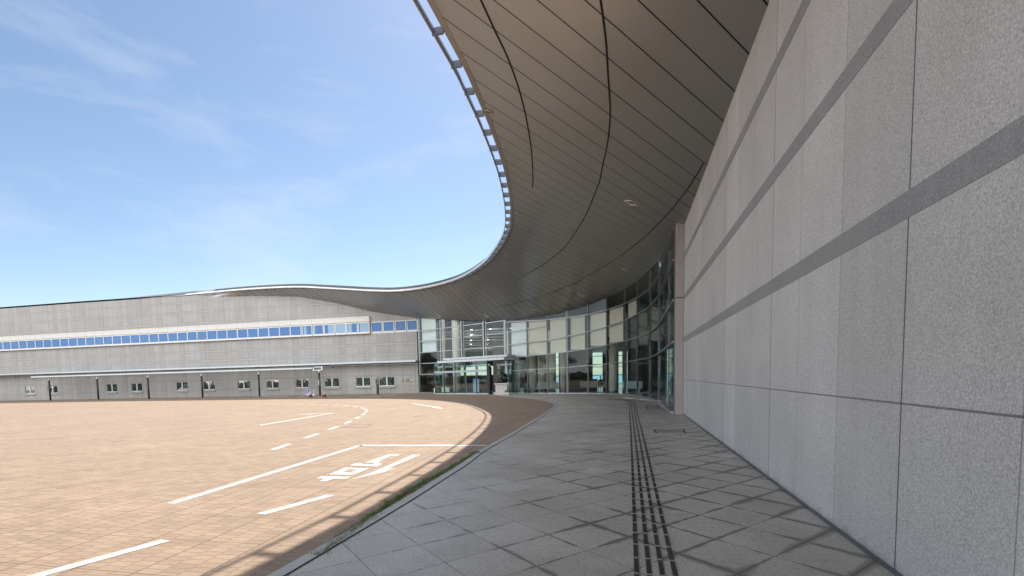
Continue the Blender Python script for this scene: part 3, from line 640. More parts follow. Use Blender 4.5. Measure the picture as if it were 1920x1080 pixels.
mb = MB(); lbox(mb, S0, 0, -16, -15.7, 0, 8.3); obj('rear_wall', mb, M['inwall'], office)
M['oband'] = granite_mat('office_band_stone', (.24, .232, .222), (.4, .388, .375), rough=.5)
for z0, z1 in ((4.24, 4.5), (5.36, 5.62), (8.86, 9.1), (10.2, 10.42), (11.4, 11.6), (1.96, 2.1)):
    S1_ = -.003 if z1 < 8 else float(np.interp(-z1-.05, [-q for _, q in prof_][::1], [p for p, _ in prof_])) 
    mb = MB(); lbox(mb, S0, S1_, -.02, .004, z0+.014, z1-.014); obj('stone_band', mb, M['oband'], office)
    mb = MB(); lbox(mb, S0, S1_, -.02, .006, z0, z0+.014); lbox(mb, S0, S1_, -.02, .006, z1-.014, z1); obj('band_joint', mb, M['black'], office)
for z in (.82,):
    mb = MB()
    for i in range(0, len(edges), 2): lbox(mb, edges[i], edges[i+1]-.002, -.02, .003, z, z+.014)
    obj('band_joint', mb, M['black'], office)
for i, (a, b, z0, z1) in enumerate(LOW):
    mb = MB(); lbox(mb, a, b, -.13, -.06, z0, z0+.07); lbox(mb, a, b, -.13, -.06, z1-.05, z1); lbox(mb, a, a+.05, -.13, -.06, z0+.07, z1-.05); lbox(mb, b-.05, b, -.13, -.06, z0+.07, z1-.05); c = (a+b)/2; lbox(mb, c-.07, c+.07, -.13, -.04, z0+.07, z1-.05)
    win = obj('window', mb, M['wframe'], office)
    mb = MB(); lbox(mb, a+.05, c-.07, -.11, -.09, z0+.07, z1-.05); lbox(mb, c+.07, b-.05, -.11, -.09, z0+.07, z1-.05); obj('pane', mb, M['mirwin'], win)
    mb = MB(); lbox(mb, a-.05, b+.05, .0, .14, z0-.2, z0-.02); obj('sill', mb, M['oband'], win)
# upper strip: panes between white frames, the left run behind a projecting panel band
upx = [(0, 27), (42, 112), (128, 200), (213, 287), (302, 375), (388, 464), (478, 556), (570, 648), (662, 740), (756, 832), (848, 922)]
ups = []
for i, (a, b) in enumerate(upx):
    y = 500+(505 if i < 7 else 470)/4.154; ups.append((lw(560+a/4.154, y)[0], lw(560+b/4.154, y)[0]))
ups[0] = (ups[0][1]-1.28, ups[0][1])
st = ups[2][0]-ups[1][0]
ups = [(ups[0][0]-st*k, ups[0][1]-st*k) for k in range(42, 0, -1)]+ups
seg_end = ups[-5][1]+.1
for i, (a, b) in enumerate(ups):
    front = i < len(ups)-4; d = .30 if front else .03; p = .085
    mb = MB(); z0, z1 = SW0, (SW1+.0 if front else SW1)
    lbox(mb, a-p, b+p, d-.1, d, z0, z0+.2); lbox(mb, a-p, b+p, d-.1, d, z1-.1, z1); lbox(mb, a-p, a, d-.1, d, z0+.2, z1-.1); lbox(mb, b, b+p, d-.1, d, z0+.2, z1-.1)
    win = obj('window', mb, M['wframe'], office); mb = MB(); lbox(mb, a, b, d-.07, d-.05, z0+.2, z1-.1); obj('pane', mb, M['bluewin'], win)
    cw = {4: (.35, .95), 2: (.1, .4), 5: (.0, 1.), 6: (.05, .45), 7: (.1, 1.), 3: (.0, .15)}.get(i-41)
    if cw and i >= 42:
        mb = MB(); lbox(mb, a+(b-a)*cw[0], a+(b-a)*cw[1], d-.0495, d-.048, z0+.2, z1-.1-.0); obj('curtain', mb, M['bluecurt'], win)
mb = MB()
lbox(mb, S0, 0-.003, -.34, .0, SW0, SW0+.01)
obj('strip_sill', mb, M['wframe'], office)
zp0, zp1 = SW1+.003, 8.62
pan = MB(); lbox(pan, S0, seg_end, .0, .3, zp0+.04, zp1-.07); lbox(pan, seg_end-.06, seg_end, .0, .3, SW0, SW1); obj('panel_band', pan, plain('white_cladding_panel', (.56, .55, .52), .45, var=.03), office)
cap = MB(); lbox(cap, S0, seg_end+.01, .0, .33, zp1-.07, zp1); obj('panel_coping', cap, M['wframe'], office)
pj = MB()
for a, b in ups[:-4]: lbox(pj, b+.08, b+.094, .28, .303, zp0+.04, zp1-.07)
obj('panel_joint', pj, M['dsteel'], office)
mb = MB(); lbox(mb, seg_end+.003, 0, -.2, .02, SW0-.02, SW0); obj('strip_sill', mb, M['wframe'], office)
# back of the strip: dark rooms
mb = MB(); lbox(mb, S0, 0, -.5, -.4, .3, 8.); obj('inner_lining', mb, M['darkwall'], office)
# ledge canopy over the ground floor
led = MB(); lbox(led, S0, .12, .0, 1.05, 3.5, 3.58); obj('ledge', led, M['white'], office)
led = MB(); lbox(led, S0, .16, .95, 1.1, 3.4, 3.5); lbox(led, S0, .12, .1, .2, 3.24, 3.3); obj('ledge_gutter', led, M['steel'], office)
for k in range(58):
    s = -.5-k*1.24; mb = MB(); lbox(mb, s, s+.06, .004, .95, 3.38, 3.5); obj('ledge_bracket', mb, M['dsteel'], office)
for k in range(25):
    s = -1.4-k*2.95; mb = MB(); lbox(mb, s, s+.05, .006, .12, 3.05, 3.24); obj('pipe_clip', mb, M['dsteel'], office)
# gilded sign on the stone: an emblem, a row of characters and a smaller row below
def lq(u, v, d=.03): s, z = lw(u, v); return s, z
sg = thing('wall_lettering', 'small gilded emblem and characters on the grey stone beside the entrance', 'sign', lpt(*[lq(765, 712)[0], 0, lq(765, 712)[1]]))
def glyph(u0, v0, u1, v1, strokes, mt, nm='character'):
    s0, z1 = lq(u0, v0); s1, z0 = lq(u1, v1); mb = MB(); th = .16
    for (x0, y0, x1, y1) in strokes: lbox(mb, s0+(s1-s0)*x0, s0+(s1-s0)*x1, .003, .05, z0+(z1-z0)*y0, z0+(z1-z0)*y1)
    obj(nm, mb, mt, sg)
glyph(753, 709.8, 758, 716, [(.05, .75, .75, 1.), (.45, .35, .85, .75), (.1, .12, .5, .45), (0, 0, .3, .2)], M['brass'], 'emblem')
cross = [(0, .4, 1, .55), (.43, 0, .57, 1), (.1, .85, .9, 1), (.1, 0, .25, .4), (.75, 0, .9, .4)]
box_ = [(0, 0, .18, 1), (.82, 0, 1, 1), (.18, .82, .82, 1), (.18, 0, .82, .17), (.18, .42, .82, .58)]
comb = [(0, 0, 1, .16), (0, .42, 1, .58), (0, .84, 1, 1), (.4, .16, .6, .84)]
for u0, u1, st_, mt in ((758.6, 761, box_, 'gold'), (761.8, 764.4, cross, 'brass'), (765.2, 767.6, comb, 'brass'), (769.8, 772.2, box_, 'gold'), (772.9, 775.2, comb, 'gold'), (775.8, 778.2, box_, 'gold')):
    glyph(u0, 710.6, u1, 714.2, st_, M[mt])
for k in range(9): glyph(759.5+k*2.05, 715, 760.5+k*2.05, 715.9, box_ if k % 2 else cross, M['gold' if k % 3 else 'brass'])

# ================================================================== GLASS FRONT (curved) 
cw = thing('curved_glass_front', 'tall curved curtain wall of greenish glass with level metal transoms under the canopy', 'glass wall', (GD[60][0], GD[60][1], 0))
MU = [949.5, 989, 1027.5, 1064, 1103, 1137.8, 1171, 1194.3, 1218, 1234.8, 1254, 1266.5]
T1 = [(948.5, 695.9), (989.3, 693.7), (1026.3, 691.3), (1063.3, 688.9), (1100.4, 685.7), (1130, 683.3), (1171.3, 678.5), (1194, 675.4), (1216, 671.6), (1232.4, 665.9), (1248.7, 653.7), (1267, 640.5)]
T2 = [(948.5, 671.9), (1026.3, 664), (1063.3, 659.8), (1100.4, 654.3), (1136.7, 647.6), (1171.3, 639.4), (1194, 633.5), (1216, 626.2), (1233.4, 614), (1267, 562)]
T3 = [(948.5, 647.8), (989, 642), (1026, 637.6), (1063, 631), (1100, 622.9), (1136.7, 613.4), (1171.3, 601.8), (1193.7, 590.5), (1222, 574), (1233, 561), (1267, 485.2)]
T4 = [(948.5, 624), (989, 617), (1028, 610)]
T5 = [(948.5, 604), (989, 602), (1028, 599.6), (1063, 595.7), (1102, 590.5), (1137.8, 581.5), (1171, 570.4), (1194, 559), (1218.5, 542.2), (1234.8, 519.3), (1256.3, 460), (1267, 424)]
def row(T, u): return float(np.interp(u, [p[0] for p in T], [p[1] for p in T]))
MP = [gpoint(u) for u in MU]
def zs(T, i): return zat(MP[i], MU[i], row(T, MU[i]))
TOPS = []
for i, p in enumerate(MP):
    h = BV.ray_cast(Vector((p[0], p[1], 4)), Vector((0, 0, 1))); h2 = BV.ray_cast(Vector((p[0]-.1, p[1]-.1, 4)), Vector((0, 0, 1)))
    j = int(np.argmin(np.linalg.norm(INN[:, :2]-p, axis=1))); TOPS.append(float(INN[j][2]) if h[0] is None else float(h[0].z))
ROWS = [[.09, zs(T1, i), zs(T2, i), zs(T3, i), max(zs(T5, i), zs(T3, i)+.5), max(TOPS[i], zs(T5, i)+.08)] for i in range(len(MU))]
for i in range(len(MU)):
    p = MP[i]; q0 = MP[max(i-1, 0)]; q1 = MP[min(i+1, len(MU)-1)]; t = (q1-q0)/np.linalg.norm(q1-q0); n = np.array([t[1], -t[0]])
    wd, dp = (.035, .09) if i not in (3,) else (.09, .2)
    mb = MB(); c = [p-t*wd-n*dp, p+t*wd-n*dp, p+t*wd+n*.035, p-t*wd+n*.035]; mb.prism([tuple(k) for k in c], 0, ROWS[i][5]+.05); obj('mullion', mb, M['dsteel'] if i else M['steel'], cw)
M['transom'] = plain('transom_metal', (.33, .335, .34), .35, .6, var=.05)
for i in range(len(MU)-1):
    a, b = MP[i], MP[i+1]; t = (b-a)/np.linalg.norm(b-a); n = np.array([t[1], -t[0]]); A2 = a+t*.036; B2 = b-t*.036
    for k in range(5):
        za0, za1, zb0, zb1 = ROWS[i][k], ROWS[i][k+1], ROWS[i+1][k], ROWS[i+1][k+1]
        q = [A2-n*.012, B2-n*.012, B2+n*.012, A2+n*.012]; zz = [za0+.03, zb0+.03, zb0+.03, za0+.03]; z2 = [za1-.03, zb1-.03, zb1-.03, za1-.03]
        mb = MB(); mb.hexa([(*q[j], zz[j]) for j in range(4)], [(*q[j], z2[j]) for j in range(4)]); obj('glass_pane', mb, M['glass'], cw)
        if k < 4:
            mb = MB(); mb.bar((*(A2+n*.03), za1), (*(B2+n*.03), zb1), .13, .058); obj('transom', mb, M['transom'], cw)
    if i < 2:
        za, zc = zat(MP[i], MU[i], row(T4, MU[i])), zat(MP[i+1], MU[i+1], row(T4, MU[i+1])); mb = MB(); mb.bar((*(A2+n*.06), za), (*(B2+n*.06), zc), .07, .06); obj('transom', mb, M['transom'], cw)
    mb = MB(); mb.bar((*(A2+n*.04), .045), (*(B2+n*.04), .045), .2, .085); obj('bottom_rail', mb, M['steel'], cw)
# slender vertical posts between the bays of the lower row (seen at the left bays)
for u, i in ((969.8, 0), (1007, 1)):
    p = gpoint(u); z1 = zat(p, u, row(T2, u)); mb = MB(); mb.tube([(p[0]+.12, p[1]+.2, .0), (p[0]+.12, p[1]+.2, z1)], .045, n=8); obj('post', mb, M['steel'], cw)
# roller blinds behind the upper rows
bl = ['leftmost, narrow and whitish roller blind beside the entrance facade', 'second roller blind from the entrance facade, warm beige', 'third roller blind from the entrance facade, just left of the thick mullion', 'beige roller blind just right of the thick mullion', 'beige roller blind above the tallest sea window and the person seated there', 'beige roller blind above the narrower bright sea window', 'rightmost roller blind, shorter, before the clear bays by the pier']
fr = [(.22, .92), (.05, .9), (.08, .95), (.12, .8), (.05, .97), (.04, .8), (.1, .9)]
for i in range(7):
    a, b = MP[i], MP[i+1]; t = (b-a)/np.linalg.norm(b-a); n = np.array([t[1], -t[0]]); L = np.linalg.norm(b-a)
    p = a+t*L*fr[i][0]-n*.2; q = a+t*L*fr[i][1]-n*.2; z0 = max(ROWS[i][2], ROWS[i+1][2])+.02; z1 = min(ROWS[i][4], ROWS[i+1][4])-.02
    if i == 6: z0 = max(ROWS[i][3], ROWS[i+1][3])+.02
    tt = thing('roller_blind', bl[i], 'blind', (*((p+q)/2), z0), 'roller blinds behind the curved glass front'); mb = MB(); mb.prism([tuple(p), tuple(q), tuple(q-n*.004), tuple(p-n*.004)], z0+.04, z1)
    obj('fabric', mb, M['blindw'] if i in (0,) else M['blind'], tt); mb = MB(); mb.bar((*(p-n*.002), z0+.02), (*(q-n*.002), z0+.02), .03, .04); obj('bottom_bar', mb, M['steel'], tt)
    mb = MB(); mb.tube([(*(p-n*.02), z1+.03), (*(q-n*.02), z1+.03)], .04); obj('roller', mb, M['steel'], tt)

# ================================================================== ENTRANCE FACADE (flat) 
ef_ = thing('entrance_facade', 'flat glazed entrance front with white frames between the stone wing and the curved glass', 'facade', ept(6, 0, 0))
def ebox(mb, s0, s1, d0, d1, z0, z1):
    return mb.hexa([ept(s0, d0, z0), ept(s1, d0, z0), ept(s1, d1, z0), ept(s0, d1, z0)], [ept(s0, d0, z1), ept(s1, d0, z1), ept(s1, d1, z1), ept(s0, d1, z1)])
VX = [.3, 2.99, 3.72, 6.9, 9.84, 12.3]; TZ = [2.03, 3.2, 4.38, 5.57, 6.7]
def topz(s): p = ept(s, -.02, 0); h = BV.ray_cast(Vector((p[0], p[1], 4)), Vector((0, 0, 1))); return float(h[0].z) if h[0] else float(np.interp(s, [0, .7, 3.9, 7, 10, 12.4], [8.3, 8.08, 7.59, 7.18, 6.88, 6.75]))
tops = [topz(s) for s in VX]
for i, s in enumerate(VX):
    if i == 1: continue
    mb = MB()
    if i in (3, 4): ebox(mb, s-.22, s-.08, -.12, .06, 3.2, tops[i]); ebox(mb, s+.1, s+.17, -.1, .03, 3.2, tops[i]-.02)
    elif i == 2: ebox(mb, s-.07, s+.07, -.12, .06, 3.1, tops[i])
    else: ebox(mb, s-.07, s+.07, -.12, .06, 0 if i != 0 else 2.03, tops[i])
    obj('mullion', mb, M['steel'], ef_)
mb = MB(); ebox(mb, .02, .24, -.1, .05, 0, 2.0); obj('jamb', mb, M['edge'], ef_)
BAYS = [(0, 2), (2, 3), (3, 4), (4, 5)]
for a, b in BAYS:
    zz = [.08]+TZ+[None] if a == 0 else [3.35]+TZ[2:]+[None]
    s0, s1 = VX[a]+.07+(.1 if a in (3, 4) else 0), VX[b]-.07-(.15 if b in (3, 4) else 0)
    for k in range(len(zz)-1):
        z0 = zz[k]; z1 = zz[k+1]; t0 = z1 if z1 else tops[a]; t1 = z1 if z1 else tops[b]
        if z1 is None and min(t0, t1)-z0 < .15: continue
        mb = MB(); q = [ept(s0, -.012, 0), ept(s1, -.012, 0), ept(s1, .012, 0), ept(s0, .012, 0)]
        mb.hexa([(x, y, z0+.04) for x, y, _ in q], [(x, y, (t0, t1, t1, t0)[j]-.04) for j, (x, y, _) in enumerate(q)]); obj('glass_pane', mb, M['glass'], ef_)
        if z1: mb = MB(); ebox(mb, s0, s1, -.05, .075, z1-.04, z1+.04); obj('transom', mb, M['steel'], ef_)
mb = MB(); ebox(mb, .24, 2.6, -.06, .1, .0, .08); obj('bottom_rail', mb, M['steel'], ef_)
mb = MB(); ebox(mb, 2.93, 3.06, -.35, -.2, 0, 7.4); obj('inner_post', mb, M['dsteel'], ef_)

# ---- things seen behind the entrance glass
def blindE(s0, s1, z0, z1, d, lab, mt):
    tt = thing('roller_blind', lab, 'blind', ept((s0+s1)/2, d, z0), 'blinds behind the entrance glass'); mb = MB(); ebox(mb, s0, s1, d-.004, d, z0+.04, z1); obj('fabric', mb, mt, tt); mb = MB(); ebox(mb, s0, s1, d-.02, d+.015, z0, z0+.04); obj('bottom_bar', mb, M['steel'], tt)
blindE(.45, 2.7, 4.42, 8.4, -.3, 'pale blue white blind behind the glass strip beside the stone office wall', M['blindw'])
def column(p, r, h, lab):
    tt = thing('round_column', lab, 'column', (p[0], p[1], 0), 'round columns inside the lobby'); mb = MB(); mb.lathe([(r, .0), (r, h)], (p[0], p[1], 0), 32); obj('shaft', mb, M['column'], tt, smooth=True)
    o = tt.children[0]; o.data.polygons[-1].use_smooth = False
    mb = MB(); mb.lathe([(r+.03, .0), (r+.03, .12)], (p[0], p[1], 0), 32); obj('base_ring', mb, M['dsteel'], tt)
column(ept(4.35, -1.6, 0), .42, 7.9, 'round column behind the left part of the entrance glass, beside the dark lobby')
column(ept(3.3, -.75, 0), .22, 7.9, 'slim pale column between the two left strips of entrance glass')
def behind(u, extra):                                     # a point past the curved glass, seen in column u
    p = gpoint(u); d = ray(u, 705.); d2 = np.array(d[:2])/np.linalg.norm(d[:2]); return p+d2*extra
column(behind(964, 2.3), .72, 5.8, 'thick beige column inside, first right of the statue')
column(behind(999, 3.2), .42, 5.8, 'beige column inside, second right of the statue')
column(behind(1014.5, 4.4), .55, 5.8, 'broad beige column inside, third right of the statue')
column(behind(1034, 5.0), .42, 5.8, 'grey beige column inside, fourth right of the statue')
column(behind(1056, 5.0), .3, 5.8, 'slim shaded column inside, left of the dark mullion')
column(behind(1150, 5.5), .38, 5.8, 'dark column inside between the two brightest sea windows')

# interior shell
fl = MB(); fl.poly([tuple(ept(.1, -.06, .01)), tuple(ept(12.4, -.06, .01))]+[(p[0]+.02, p[1]+.04, .01) for p in GD[::6]]+[(1.75, 20.65, .01), (30, 20.65, .01), (30, 72, .01), (-22.5, 72, .01)])
struct('interior_floor', fl, M['infloor'])
rfl = MB(); rfl.poly([(x+.3, y+.5, 8.75) for x, y in [(p[0], p[1]) for p in GD[10::10]]]+[(2.6, 20.3, 8.75), (40, 20.3, 8.75), (40, 72.5, 8.75), (-24, 72.5, 8.75), (-24, 51.5, 8.75)])
mainb = thing('main_building', 'main hall behind the glass, with dark inner walls and narrow sea windows', 'building', (5, 60, 0))
obj('roof', rfl, plain('roof_gravel', (.3, .29, .27), .9), mainb)
c_ = MB(); Cc = catmull([tuple(p) for p in GB], 6)
ci_ = [(p[0]+.6, p[1]+.8, 4.55) for p in Cc if p[0] > -10.9][3:]; c_.poly(ci_+[(30, 20.7, 4.55), (30, 71, 4.55), (-8, 71, 4.55)])
obj('inner_ceiling', c_, M['inwall'], mainb)
DEP = 60.
def bp_(u, dep=DEP):
    d = ray(u, 705.); d = d/(np.array(d)@fw); p = CAM+d*dep; return np.array(p[:2])
OPEN = [(1022, 1026.3, .0, 4.4), (1042.8, 1048.4, 0., 4.4), (1050, 1051.6, 0., 4.4), (1111.5, 1130.8, .0, 4.45), (1160, 1168.2, 0., 4.4), (1175.6, 1178, .0, 4.4), (1250.5, 1260.5, 0, 4.4)]
def wallseg(mb, u0, u1, z0, z1, th=.3):
    a, b = bp_(u0), bp_(u1); t = (b-a)/np.linalg.norm(b-a); n = np.array([-t[1], t[0]])*th; mb.prism([tuple(a), tuple(b), tuple(b+n), tuple(a+n)], z0, z1)
mb = MB(); cur = 925.
for u0, u1, z0, z1 in OPEN:
    wallseg(mb, cur, u0, 0, 8.7); wallseg(mb, u0, u1, z1, 8.7); cur = u1
wallseg(mb, cur, 1330, 0, 8.7); obj('rear_wall', mb, M['inwall'], mainb)
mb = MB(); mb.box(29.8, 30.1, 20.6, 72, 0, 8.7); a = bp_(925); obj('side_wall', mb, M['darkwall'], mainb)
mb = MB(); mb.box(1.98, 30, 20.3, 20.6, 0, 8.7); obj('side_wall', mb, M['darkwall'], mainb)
for u0, u1, z0, z1 in OPEN:
    a, b = bp_(u0), bp_(u1); mb = MB(); w_ = np.linalg.norm(b-a)
    for z in ([.35, 1.45, 2.45, 2.75, 3.75]): mb.bar((*a, z), (*b, z), .08, .07)
    win = obj('sea_window', mb, M['dsteel'], mainb); mb = MB(); mb.poly([(*a, z0), (*b, z0), (*b, z1), (*a, z1)]); obj('pane', mb, M['sglass'], win)
# entrance lobby: dark walls, slatted ceiling with strips of light
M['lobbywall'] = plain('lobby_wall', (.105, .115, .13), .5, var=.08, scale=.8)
mb = MB(); ebox(mb, -24, -1, -17.3, -17, 0, 1.85); ebox(mb, -24, -1, -17.3, -17, 3.1, 8.7); [ebox(mb, -24+k*2.4, -23.7+k*2.4, -17.25, -17.05, 1.85, 3.1) for k in range(10)]; lg = MB(); lg.poly([ept(-24, -17.02, .8), ept(-1, -17.02, .8), ept(-1, -17.02, 3.1), ept(-24, -17.02, 3.1)]); obj('lobby_fill_glass', lg, M['sglass'], mainb); obj('lobby_rear_wall', mb, M['lobbywall'], mainb); mb = MB(); mb.bar(ept(12.35, -.6, 4.3), ept(-1, -17, 4.3), .2, 8.6); obj('lobby_side_wall', mb, M['lobbywall'], mainb)  # glazed rear opening added, so daylight reaches the slats and a pale strip shows
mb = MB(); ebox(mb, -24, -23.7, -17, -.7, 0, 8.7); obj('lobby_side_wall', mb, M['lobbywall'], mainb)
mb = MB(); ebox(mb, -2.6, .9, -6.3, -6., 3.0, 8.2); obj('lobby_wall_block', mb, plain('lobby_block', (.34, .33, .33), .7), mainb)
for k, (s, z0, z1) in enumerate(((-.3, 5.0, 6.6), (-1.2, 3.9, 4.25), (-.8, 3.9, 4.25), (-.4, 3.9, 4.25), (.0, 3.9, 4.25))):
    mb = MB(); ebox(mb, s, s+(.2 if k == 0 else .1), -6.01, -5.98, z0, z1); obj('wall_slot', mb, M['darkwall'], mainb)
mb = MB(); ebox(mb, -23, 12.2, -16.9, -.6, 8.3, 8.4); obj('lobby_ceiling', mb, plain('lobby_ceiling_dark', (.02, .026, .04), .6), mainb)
sd_ = np.array([.62, -.78]); sn_ = np.array([.78, .62])     # slat run and step in facade coordinates (along, outward)
M['slat'] = plain('ceiling_slat', (.68, .72, .76), .5, var=.04)
def lobby(s_, d_, z): return ept(s_, d_, z)
def zc(d): return 6.95+(d+1)*.125
for k in range(11):                                       # boards run to the right and away from the glass, on a ceiling that falls inward
    da = min(2.2-k*1.6, -.8); db = max(-5.-k*1.6, -16.6); a = np.array(ept(-14, da, zc(da))); b = np.array(ept(12-max(0, k-2)*1.0, db, zc(db)))
    if k > 7: b = a+(b-a)*.8
    mb = MB(); mb.bar(a, b, .78, .1); obj('ceiling_slat', mb, M['slat'], mainb)
M['lamp'] = emit('lamp_glow', (1, .86, .7), 2.2)
lk = 0
for k in range(5):
    for j in range(4):
        s = 3.4+j*2.1-k*2.3; d = -2.2-k*2.4-j*.6; mb = MB(); ebox(mb, s-.15, s+.15, d-.02, d+.02, zc(d)-.16, zc(d)-.12)
        tag(obj('strip_light', mb, M['lamp'], loc=ept(s, d, zc(d)-.14)), 'small glowing strip light under the slatted lobby ceiling behind the entrance glass', 'strip light', 'strip lights of the lobby ceiling')
        if (k+j) % 2 == 0:
            pl = bpy.data.lights.new('strip_light_glow', 'POINT'); pl.energy = 6; pl.color = (1, .9, .78); pl.shadow_soft_size = .12; plo = bpy.data.objects.new('strip_light_glow', pl); COL.objects.link(plo); plo.location = ept(s, d, zc(d)-.5)

# ================================================================== VESTIBULE
M['hdr'] = plain('brushed_header', (.36, .42, .44), .4, .2)
vb = thing('entrance_vestibule', 'projecting glass entrance box with sliding doors and a white metal roof edge', 'vestibule', ept(7, 1, 0))
D0 = 1.6
sv = [2.66, 3.95, 5.62, 7.2, 8.75, 10.12]
def vs(u):                                                # where column u meets the front of the box
    p0, q0 = np.array(ept(0, D0, 0)[:2]), np.array(ept(12, D0, 0)[:2]); p = onplane(u, 715, p0, q0); return float((p[:2]-p0)@EE)
def vz(u, v): p0, q0 = np.array(ept(0, D0, 0)[:2]), np.array(ept(12, D0, 0)[:2]); return float(onplane(u, v, p0, q0)[2])
sv = [vs(u) for u in (815.5, 832, 853, 872, 892.6, 913.5)]; se = vs(946.5)
zt1 = vz(850, 679.5); zl = vz(850, 697); zm = vz(850, 687); zd = zl-.12
for i in range(5):
    a, b = sv[i]+.02, sv[i+1]-.02
    mb = MB(); ebox(mb, a, b, D0-.012, D0+.012, zl+.1, zt1); obj('glass_pane', mb, M['vglass'], vb)
    if i in (2, 3):
        dd_ = MB(); ebox(dd_, a, b, D0-.11, D0-.09, .06, zl-.1); dr = obj('sliding_door', dd_, M['vglass'], vb)
        mb = MB(); ebox(mb, a, a+.05, D0-.13, D0-.07, .02, zl-.1); ebox(mb, b-.05, b, D0-.13, D0-.07, .02, zl-.1); ebox(mb, a+.05, b-.05, D0-.13, D0-.07, .02, .1); obj('door_frame', mb, M['steel'], dr)
    else: mb = MB(); ebox(mb, a, b, D0-.012, D0+.012, .06, zl-.1); obj('glass_pane', mb, M['vglass'], vb)
for i, s in enumerate(sv):
    mb = MB(); ebox(mb, s-.02, s+.02, D0-.15, D0+.02, 0, zt1); obj('glass_fin', mb, M['edge'], vb)
mb = MB(); ebox(mb, sv[0], sv[-1], D0-.16, D0+.05, zl-.1, zl+.1); obj('door_header', mb, M['hdr'], vb)
mb = MB(); ebox(mb, sv[0], sv[-1], D0-.5, D0-.36, zm-.09, zm+.09); obj('header_tube', mb, M['steel'], vb)
mb = MB(); ebox(mb, sv[-1]+.03, sv[-1]+.3, D0-.3, D0+.0, 0, zm-.2); obj('dark_jamb', mb, M['black'], vb)
mb = MB(); ebox(mb, sv[0], sv[-1]+.2, D0-1.4, D0+.1, .0, .055); obj('threshold', mb, M['pedestal'], vb)
mb = MB(); ebox(mb, se-.06, se, .1, D0-.3, 0, zt1-.02); obj('side_glass', mb, M['vglass'], vb)
mb = MB(); ebox(mb, sv[-1]+.35, se-.1, .5, .52, .05, zt1-.02); obj('glass_pane', mb, M['vglass'], vb)
mb = MB(); ebox(mb, sv[-1]+.3, se, .42, .58, zm-.1, zm+.05); ebox(mb, se-.75, se-.5, .35, .6, zl-.6, zt1-.03); obj('side_frame', mb, M['steel'], vb)
mb = MB(); ebox(mb, sv[0]+.02, sv[0]+.04, .1, D0-.16, .05, zt1); obj('side_glass', mb, M['vglass'], vb)
# roof: two stepped pale metal edges
rs0 = vs(824); rz = zt1
mb = MB(); ebox(mb, rs0-.1, se+.05, -.05, D0+.12, rz+.0, rz+.2); obj('roof_edge_lower', mb, M['white'], vb)
mb = MB(); ebox(mb, rs0+.3, se+.05, .1, D0-.35, rz+.26, rz+.46); obj('roof_edge_upper', mb, M['white'], vb)
mb = MB(); ebox(mb, rs0+.1, se+.02, .05, D0-.1, rz+.2, rz+.26); obj('roof_gap', mb, M['dsteel'], vb)
for k in range(9):
    s = rs0+.3+k*1.0; mb = MB(); ebox(mb, s, s+.07, D0-.36, D0-.3, rz+.19, rz+.30); obj('roof_clip', mb, M['dsteel'], vb)
# inside the vestibule: notice boards and the tall directory sign
def board(u0, u1, v0, v1, d, mt, name, lab, cat, frame=None, group=None):
    p0, q0 = np.array(ept(0, d, 0)[:2]), np.array(ept(12, d, 0)[:2]); f = lambda u, v: onplane(u, v, p0, q0)
    a = f(u0, v1); b = f(u1, v0); s0 = float((a[:2]-p0)@EE); s1 = float((b[:2]-p0)@EE); z0 = max(float(a[2]), .0); z1 = float(b[2])
    tt = thing(name, lab, cat, ept((s0+s1)/2, d, 0), group); mb = MB(); ebox(mb, s0, s1, d-.05, d, z0+.03, z1); obj('board', mb, mt, tt)
    mb = MB(); ebox(mb, s0+.05, s0+.1, d-.06, d-.05, 0, z1); ebox(mb, s1-.1, s1-.05, d-.06, d-.05, 0, z1); ebox(mb, s0, s1, d-.3, d-.05, 0, .03); obj('stand', mb, M['dsteel'], tt); return tt, s0, s1, z0, z1
M['cream'] = plain('cream_board', (.62, .6, .5), .7, var=.03); M['sgnb'] = plain('pale_blue_sign', (.38, .5, .62), .5, var=.03); M['sgnd'] = plain('sign_ink', (.05, .12, .3), .5)
board(828, 833, 726, 735.5, .9, M['cream'], 'notice_board', 'narrow cream notice board inside the vestibule, left one', 'notice board')
board(834.2, 842.2, 726, 735.5, .9, M['cream'], 'notice_board', 'wider cream notice board inside the vestibule, right one', 'notice board')
tt, s0, s1, z0, z1 = board(887.2, 897.5, 708.5, 736, .85, M['sgnb'], 'directory_sign', 'tall pale blue directory sign with dark header inside the vestibule', 'sign')
mb = MB(); ebox(mb, s0, s1, .851, .858, z1-.13, z1); obj('header', mb, M['sgnd'], tt)
mb = MB(); random.seed(3)
for r in range(13):
    z = z1-.24-r*.105
    for c in range(2):
        x = s0+.04+c*(s1-s0)/2; L = random.uniform(.12, (s1-s0)/2-.07); ebox(mb, x, x+.04, .851, .855, z, z+.05); 
        q = x+.06
        while q < x+L: g_ = random.uniform(.02, .05); ebox(mb, q, q+g_, .851, .855, z+.005, z+.04); q += g_+.015
obj('lines_of_text', mb, M['sgnd'], tt)
#@@PART3
# ================================================================== THINGS ON THE FORECOURT
def xf(pts, loc, rz=0., sc_=1.):
    c, s = cos(rz), sin(rz); return [(loc[0]+(p[0]*c-p[1]*s)*sc_, loc[1]+(p[0]*s+p[1]*c)*sc_, loc[2]+p[2]*sc_)+tuple(((q*sc_ if not isinstance(q, tuple) else tuple(k*sc_ for k in q)) for q in p[3:])) for p in pts]
CR = atan2(rt0[1], rt0[0])                               # heading of "right in the picture"
